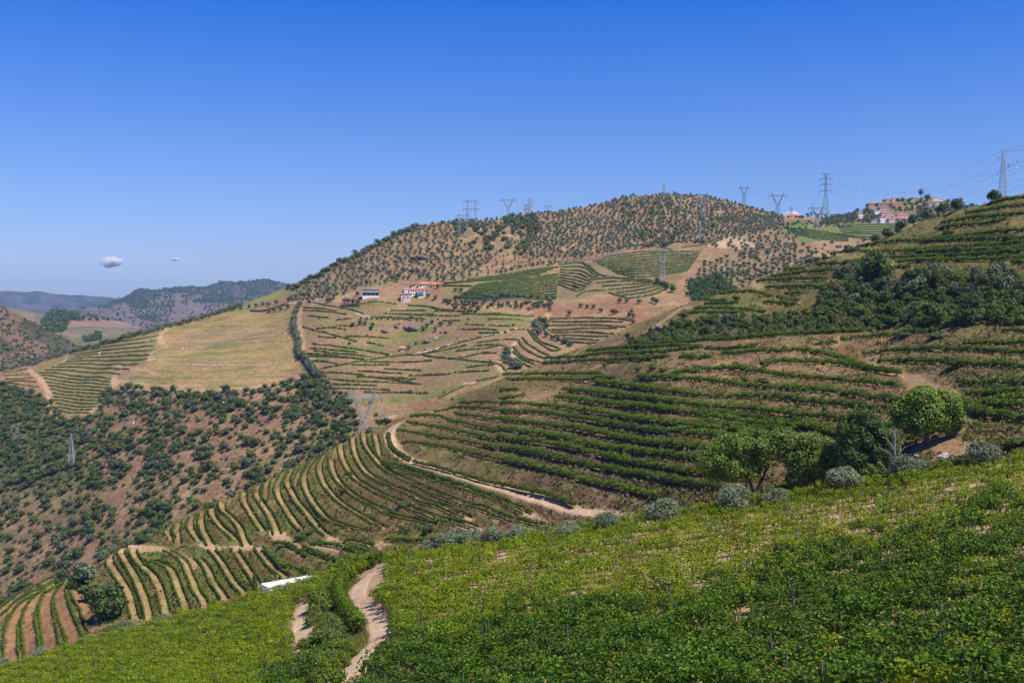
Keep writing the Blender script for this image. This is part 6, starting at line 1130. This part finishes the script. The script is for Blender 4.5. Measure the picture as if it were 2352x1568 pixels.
def beam(g, x0, x1, z, hgt, dep, n, t, tip=True):
    S = []; xs = np.linspace(x0, x1, n+1)
    def sec(i):
        f = abs(i/n*2-1); q = (1-f)*.999+.15 if tip else 1; q = min(1, q*2.2); return hgt*q, dep*q
    for i in range(n):
        a, da = sec(i); b, db = sec(i+1)
        for s_ in (-1, 1): S += [((xs[i], s_*da, z), (xs[i+1], s_*db, z)), ((xs[i], s_*da*.6, z+a), (xs[i+1], s_*db*.6, z+b)), ((xs[i], s_*da, z), (xs[i+1], s_*db*.6, z+b)), ((xs[i], s_*da*.6, z+a), (xs[i+1], s_*db, z))]
    bars(g, S, t*.7)
def pylon(kind, label, xc, yt, yb_, r, hw, m=None, rot=0, gsheet=None, deep=0, thick=1.0, name='pylon'):
    """hw: half width of the crossarm in px; all sizes turned into metres at the pylon's distance"""
    m = m or M_STEEL; k = r/F; a, b = ray(xc, yb_); z = b*r-deep; H = (yb_-yt)*k+deep; Wd = hw*k; t = max(.08, r*.000145)*thick
    T = thing(name, label, 'pylon', (a*r, r, z), None, rot); ins = Geo(); ins.tube([(0, 0, 0), (0, 0, -.05*H-.6)], t*1.3, 4); IM = ins.mesh('insulator', [M_INS])
    att = []
    if kind == 'delta':
        g = Geo(); zw = H*(.50 if not deep else .50); bw = H*.075; lattice(g, (0, 0), (0, 0), bw, bw*.62, 0, zw, 5, t); link('body', g.mesh('body', [m]), T); zb_ = H*.84
        for s_ in (-1, 1):
            g = Geo(); lattice(g, (s_*bw*.3, 0), (s_*Wd*.52, 0), bw*.30, Wd*.05, zw, zb_, 4, t*.9, bw*.6, Wd*.05); link('arm', g.mesh('arm', [m]), T)
            g = Geo(); lattice(g, (s_*Wd*.52, 0), (s_*Wd*.68, 0), Wd*.05, .04, zb_, H, 2, t*.8); link('peak', g.mesh('peak', [m]), T)
        g = Geo(); beam(g, -Wd, Wd, zb_, H*.035, H*.02, 12, t); link('crossarm', g.mesh('crossarm', [m]), T)
        for x in (-Wd*.97, 0, Wd*.97): link('insulator', IM, T, (x, 0, zb_)); att.append((x, zb_-.05*H-.6))
    elif kind == 'tri':
        g = Geo(); bw = H*.085; lattice(g, (0, 0), (0, 0), bw, bw*.24, 0, H*.55, 6, t); lattice(g, (0, 0), (0, 0), bw*.24, bw*.2, H*.55, H, 7, t); link('body', g.mesh('body', [m]), T)
        for f, q in ((.995, .72), (.885, .92), (.745, .92), (.60, 1.0)):
            if f > .99 and hw < 8: continue
            g = Geo(); beam(g, -Wd*q, Wd*q, H*f, H*.02, H*.012, 8, t); link('crossarm', g.mesh('crossarm', [m]), T)
            if f < .99:
                for x in (-Wd*q, Wd*q): link('insulator', IM, T, (x, 0, H*f)); att.append((x, H*f-.05*H-.6))
    elif kind == 'portal':
        for s_ in (-1, 1): g = Geo(); lattice(g, (s_*Wd*.52, 0), (s_*Wd*.5, 0), H*.055, H*.02, 0, H*.88, 9, t); lattice(g, (s_*Wd*.5, 0), (s_*Wd*.5, 0), H*.02, .03, H*.88, H, 2, t*.8); link('mast', g.mesh('mast', [m]), T)
        for f in (.84, .60): 
            g = Geo(); beam(g, -Wd, Wd, H*f, H*.028, H*.018, 12, t); link('crossarm', g.mesh('crossarm', [m]), T)
            for x in (-Wd, 0, Wd): link('insulator', IM, T, (x, 0, H*f)); att.append((x, H*f-.05*H))
    else:   # single mast with alternate arms
        g = Geo(); bw = H*.065*(1.3 if kind == 'wide' else 1); lattice(g, (0, 0), (0, 0), bw, bw*.18, 0, H*.97, 12 if deep or H > 25 else 8, t); lattice(g, (0, 0), (0, 0), bw*.18, .02, H*.97, H, 1, t); link('body', g.mesh('body', [m]), T)
        if kind != 'bare':
            for f, s_ in ((.86, -1), (.74, 1), (.60, -1)):
                g = Geo(); bars(g, [((0, -.15, H*f), (s_*Wd, 0, H*f)), ((0, .15, H*f), (s_*Wd, 0, H*f)), ((0, 0, H*f+H*.035), (s_*Wd, 0, H*f))], t*.8); link('crossarm', g.mesh('crossarm', [m]), T); link('insulator', IM, T, (s_*Wd, 0, H*f)); att.append((s_*Wd, H*f-.05*H-.6))
    c, s_ = math.cos(rot), math.sin(rot); return [np.array([a*r+x*c, r+x*s_, z+zz]) for x, zz in att]
dr = lambda u, v: float(D.r(np.array([u]), np.array([v]))[0])
P1 = pylon('portal', 'twin mast pylon standing in front on the slope, left of the skyline pair', 1064, 487, 544, dr(1064, 544), 17)
P2 = pylon('portal', 'twin mast pylon rising over the skyline right behind the front one', 1083, 452, 510, 1240, 18, deep=8)
P3 = pylon('delta', 'delta pylon with wide crossarm alone on the left skyline', 1167, 452.5, 500, 1290, 20.5, deep=3)
P4 = pylon('portal', 'small twin mast pylon beside a triple arm pylon on the left skyline', 1210, 465.5, 493, 1500, 7, deep=6, rot=.3)
P5 = pylon('tri', 'small triple arm pylon on the left skyline', 1217.8, 454.5, 493, 1450, 5.8, deep=6)
P6 = pylon('delta', 'tiny distant delta pylon on the left skyline', 1258, 469, 488, 1700, 11, deep=6)
P7 = pylon('mast', 'faint thin mast behind the top of the rounded hill', 1525, 418, 446, 1500, 3, deep=6); P8 = pylon('mast', 'thin lattice mast among olives right of the hill top', 1564, 449, 483, dr(1564, 483), 2.2)
P9 = pylon('delta', 'delta pylon with two legs just right of the hill top, head above skyline', 1615, 438, 507, dr(1615, 507), 13, m=M_STEELB); P10 = pylon('mast', 'slender white lattice mast on the slope below the delta pylon', 1608, 504.5, 548, dr(1608, 548), 2.5)
P11 = pylon('delta', 'delta pylon on the right shoulder of the hill, narrow head', 1709, 423, 474, 1420, 12.5, m=M_STEELB, deep=3); P12 = pylon('delta', 'delta pylon with wide head between hill shoulder and farmhouse', 1786, 441, 496, 1460, 22, m=M_STEELB, deep=3)
P13 = pylon('tri', 'tiny far pylon just above the saddle farmhouse', 1816.6, 474, 496, 2200, 4.5, m=M_STEELB, deep=8); P14 = pylon('tri', 'tallest blue grey triple arm pylon near the village', 1896, 400.5, 496, 1330, 13.5, m=M_STEELB)
P15 = pylon('delta', 'delta pylon standing in the green field before the tallest blue pylon', 1877, 469.5, 531, dr(1877, 531), 21, m=M_STEELB)
P16 = pylon('mast', 'tall white lattice mast behind the near ridge at the right edge', 2303, 345, 452, 610, 12, deep=5, thick=1.5); P17 = pylon('delta', 'large lattice pylon standing in the middle vine field', 1521.5, 562, 649, dr(1521, 649), 17, thick=1.0)
P18 = pylon('delta', 'large silver delta pylon rising behind the near terraced spur', 835, 890, 1004, 560, 43, deep=8, thick=2.0); P19 = pylon('wide', 'single lattice mast in the scrub at the lower left', 164.5, 994, 1071, dr(164, 1071), 5, thick=1.5)
(pu, pv), = r3([(2240, 432)]); a, b = ray(pu, pv); r = dr(pu, pv); g = Geo(); g.tube([(0, 0, -1), (0, 0, 9.5)], [.22, .16], 6); g.box(-.8, .8, -.06, .06, 9.0, 9.2); tag(link('power_pole', g.mesh('power_pole', [W_WHITE]), None, (a*r, r, b*r)), 'single white concrete pole below the right shoulder olives', 'pole')

def at(u, v, r): a, b = ray(u, v); return np.array([float(a)*r, r, float(b)*r])
def wire(pts, label, rad=.055, sag=0, n=24, group='power lines'):
    P = np.array(pts, float)
    if len(P) == 2:
        t = np.linspace(0, 1, n)[:, None]; P = P[0]*(1-t)+P[1]*t; P[:, 2] -= sag*4*t[:, 0]*(1-t[:, 0])
    g = Geo(); g.tube(P, rad, 3); tag(link('power_line', g.mesh('power_line', [M_WIRE])), label, 'power line', group)
BM = {}
for nm, mt in (('w', M_BW), ('r', M_BR)):
    g = Geo(); ball(g, (0, 0, 0), (1, 1, 1), 0, 10); BM[nm] = g.mesh('marker_ball', [mt], True)
def balls(pts, nm, rad, where):
    for i, p in enumerate(pts): tag(link('marker_ball', BM[nm], None, tuple(p), 0, rad), '%s marker ball counted from the left on the %s' % ({'w': 'white', 'r': 'red'}[nm]+' '+ordn(i), where), 'marker ball', 'marker balls on the '+where)
def line3(px, r0, r1, label, nm, where, rad=.62, ends=()):
    px = np.array(px); t = (px[:, 0]-px[0, 0])/(px[-1, 0]-px[0, 0]); P = [at(u, v, r0+(r1-r0)*q) for (u, v), q in zip(px, t)]
    a, b = (at(*ends[0], r0+(r1-r0)*((ends[0][0]-px[0, 0])/(px[-1, 0]-px[0, 0]))), at(*ends[1], r1)) if ends else (None, None)
    W = ([a] if ends else [])+P+([b] if ends else []); wire(smooth3(W), label, .05); balls(P, nm, rad, where)
def smooth3(P):
    P = np.array(P); Q = np.vstack([2*P[0]-P[1], P, 2*P[-1]-P[-2]]); out = []
    for i in range(1, len(Q)-2):
        for t in np.linspace(0, 1, 6, endpoint=False): out.append(.5*((2*Q[i])+(-Q[i-1]+Q[i+1])*t+(2*Q[i-1]-5*Q[i]+4*Q[i+1]-Q[i+2])*t*t+(-Q[i-1]+3*Q[i]-3*Q[i+1]+Q[i+2])*t**3))
    return np.array(out+[P[-1]])
line3([(228, 812), (420, 800.5), (551, 784.5), (655, 765), (739, 742.6), (806, 719), (857, 694.5), (901, 670), (938, 645), (971, 618), (995, 593), (1019, 567.5), (1039, 541)], 480, 1020, 'high wire with white balls crossing the yellow field', 'w', 'upper left wire', .45, ((-60, 826), (1047, 520)))
line3([(258, 810), (434.6, 795), (562.5, 776), (659, 755), (735.5, 731.6), (798, 708), (848, 681), (890, 655), (927, 631), (958, 606), (984, 579.5), (1008, 553), (1028, 527)], 480, 1020, 'high wire with red balls crossing the yellow field', 'r', 'upper left wire', .45, ((-60, 826), (1040, 510)))
line3([(306, 971), (513, 924), (685, 880), (837, 836), (930, 805), (995, 786), (1009, 775.7), (1041, 740), (1067, 704.5), (1089.5, 670.6), (1108.6, 637.7), (1125, 604), (1139, 572), (1151, 541), (1162, 510)][:4]+[(955, 789), (1005, 763), (1041, 740), (1067, 704.5), (1089.5, 670.6), (1108.6, 637.7), (1125, 604), (1139, 572), (1151, 541)], 480, 1240, 'high wire with white balls climbing to the skyline delta pylon', 'w', 'middle wire', .45, ((160, 1000), (1158, 470)))
line3([(419.5, 941.6), (758, 854.9), (912.9, 820), (958.3, 782.5), (1043.8, 762.5)], 480, 760, 'high wire with red balls above the bowl', 'r', 'middle wire', .42, ((160, 1000), (1120, 720)))
sk = lambda pts: r4(pts)
line3(sk([(742, 347), (841, 391), (947, 428), (1069, 455), (1208, 470), (1364, 471), (1543, 456), (1752, 421), (1995, 357), (2285, 261)]), 1300, 620, 'sky wire with white balls sagging over the village', 'w', 'sky wire over the village', .55, (sk([(640, 300)])[0], sk([(2420, 200)])[0]))
line3(sk([(796, 408), (906, 442), (1030, 465), (1172, 475), (1331, 471), (1517, 447), (1731, 402), (1988, 323), (2295, 207)]), 1300, 620, 'sky wire with dark red balls sagging over the village', 'r', 'sky wire over the village', .5, (sk([(640, 320)])[0], sk([(2420, 150)])[0]))
for i, (q, p_) in enumerate((((2165, 112), (1480, 440)), ((2120, 205), (1600, 490)), ((2115, 300), (1640, 508)), ((2350, 268), (1700, 522)), ((2350, 348), (1720, 525)), ((2350, 410), (1790, 555)), ((2350, 190), (2115, 300)), ((2175, 115), (2400, 45)), ((2215, 250), (2400, 180)), ((2165, 112), (2400, 95)))):
    ra = 610 if q[0] < 2300 else 560; rb_ = 1500 if p_[0] < 2000 else 520; (ua, va), (ub, vb) = sk([q, p_]); wire([at(ua, va, ra), at(ub, vb, rb_)], '%s power line fanning from the mast at the right edge' % ordn(i), .075, 3 if rb_ > 1000 else .5)
for i, (pa, pb) in enumerate(((P12[0], at(1745, 490, 1400)), (P12[2], at(1762, 498, 1400)), (P12[0], P15[0]), (P12[2], P15[2]), (P14[0], at(1795, 535, 1150)), (P14[2], at(1815, 535, 1150)), (P14[4], at(1835, 530, 1150)), (P14[1], at(1985, 500, 1500)), (P14[3], at(2000, 490, 1500)), (P14[5], at(1960, 500, 1500)), (P9[0], P11[0]), (P9[2], P11[2]), (P11[0], P12[0]), (P11[2], P12[2]))):
    wire([pa, pb], '%s power line between the skyline pylons on the right' % ordn(i), .06, 6)
for i, (pa, pb) in enumerate(((P18[0], at(300, 940, 520)), (P18[1], at(200, 1050, 520)), (P18[2], P17[0]), (P18[0], P17[1]), (P19[0], at(-80, 1060, 560)), (P19[1], at(-80, 1050, 560)), (P19[0], P18[0]), (P17[2], P9[0]), (P3[2], at(1250, 640, 900)), (P3[0], at(1150, 620, 950)), (P2[2], at(1130, 520, 1150)))):
    wire([pa, pb], '%s power line over the valley' % ordn(i), .05, 8)

# ------------------------------------------------------------------ small clouds far behind, and the air
def cloud(u, v, wpx, hpx, r, label, seed):
    rg = np.random.default_rng(seed); k = r/F; W = wpx*k*.5; H = hpx*k*.5; g = Geo()
    V = []; n1_, n2_ = 28, 18
    for i in range(n2_+1):
        ph = PI*i/n2_
        for j in range(n1_):
            th = 2*PI*j/n1_; d = np.array([math.sin(ph)*math.cos(th), math.sin(ph)*math.sin(th), math.cos(ph)]); f = 1+.22*math.sin(d[0]*5+seed)+.16*math.sin(d[0]*9+d[2]*6+seed*2)+.10*math.sin(d[1]*11+d[2]*8)
            zz = d[2]*H*f; zz = zz if zz > 0 else zz*.55; zz *= (1-.35*d[0]) ; V.append((d[0]*W*(1+.08*math.sin(d[2]*7)), d[1]*W*.5*f, zz))
    idx = np.arange((n2_+1)*n1_).reshape(n2_+1, n1_); Q = [(idx[i, j], idx[i+1, j], idx[i+1, (j+1) % n1_], idx[i, (j+1) % n1_]) for i in range(n2_) for j in range(n1_)]
    g.add(V, Q); m, t, o = newmat('cloud_vapour'); vol = t.nodes.new('ShaderNodeVolumePrincipled'); vol.inputs['Color'].default_value = (1, 1, 1, 1); vol.inputs['Anisotropy'].default_value = .2
    co = t.nodes.new('ShaderNodeTexCoord'); nz_ = t.nodes.new('ShaderNodeTexNoise'); nz_.inputs['Scale'].default_value = 3.2/W; nz_.inputs['Detail'].default_value = 5; t.links.new(co.outputs['Object'], nz_.inputs['Vector'])
    ln = t.nodes.new('ShaderNodeVectorMath'); ln.operation = 'MULTIPLY'; ln.inputs[1].default_value = (1/W, 2/W, .8/H); t.links.new(co.outputs['Object'], ln.inputs[0]); l2 = t.nodes.new('ShaderNodeVectorMath'); l2.operation = 'LENGTH'; t.links.new(ln.outputs[0], l2.inputs[0])
    mr = t.nodes.new('ShaderNodeMapRange'); mr.inputs[1].default_value = 1.0; mr.inputs[2].default_value = .25; mr.inputs[3].default_value = -.35; mr.inputs[4].default_value = .35; t.links.new(l2.outputs['Value'], mr.inputs[0])
    ad = t.nodes.new('ShaderNodeMath'); ad.operation = 'ADD'; t.links.new(nz_.outputs[0], ad.inputs[0]); t.links.new(mr.outputs[0], ad.inputs[1]); m2 = t.nodes.new('ShaderNodeMapRange'); m2.inputs[1].default_value = .40; m2.inputs[2].default_value = .95; m2.inputs[3].default_value = 0; m2.inputs[4].default_value = 34.0/W; t.links.new(ad.outputs[0], m2.inputs[0])
    t.links.new(m2.outputs[0], vol.inputs['Density']); t.links.new(vol.outputs[0], o.inputs['Volume'])
    o_ = link('cloud', g.mesh('cloud', [m], True), None, tuple(at(u, v, r))); tag(o_, label, 'cloud')
cloud(256, 603, 74, 34, 14000, 'larger small white cloud low in the left sky', 2); cloud(402, 596, 22, 12, 14000, 'tiny faint cloud right of the larger one', 5); cloud(1819, 494, 46, 22, 14000, 'small bright cloud peeking behind the saddle farmhouse', 8)
g = Geo(); g.box(-7500, 7500, -400, 11500, -331.5, 262); m, t, o = newmat('haze'); vol = t.nodes.new('ShaderNodeVolumePrincipled'); vol.inputs['Color'].default_value = (.36, .58, 1.0, 1); vol.inputs['Density'].default_value = 4.8e-5; vol.inputs['Anisotropy'].default_value = 0.0
t.links.new(vol.outputs[0], o.inputs['Volume']); hz = link('haze', g.mesh('haze', [m])); hz['kind'] = 'stuff'

# things that would share a label are told apart by their order in the picture
by = {}
for o in COL.objects:
    if o.parent is None and 'label' in o and 'category' in o: by.setdefault(o['label'], []).append(o)
for lab, L in by.items():
    if len(L) < 2 or len(L) > 99: continue
    def px(o): return o.location.x/o.location.y
    L.sort(key=px)
    for i, o in enumerate(L):
        if len(lab.split()) <= 12: o['label'] = '%s, %s from the left' % (lab, ordn(i) if i < len(L)-1 else 'last')
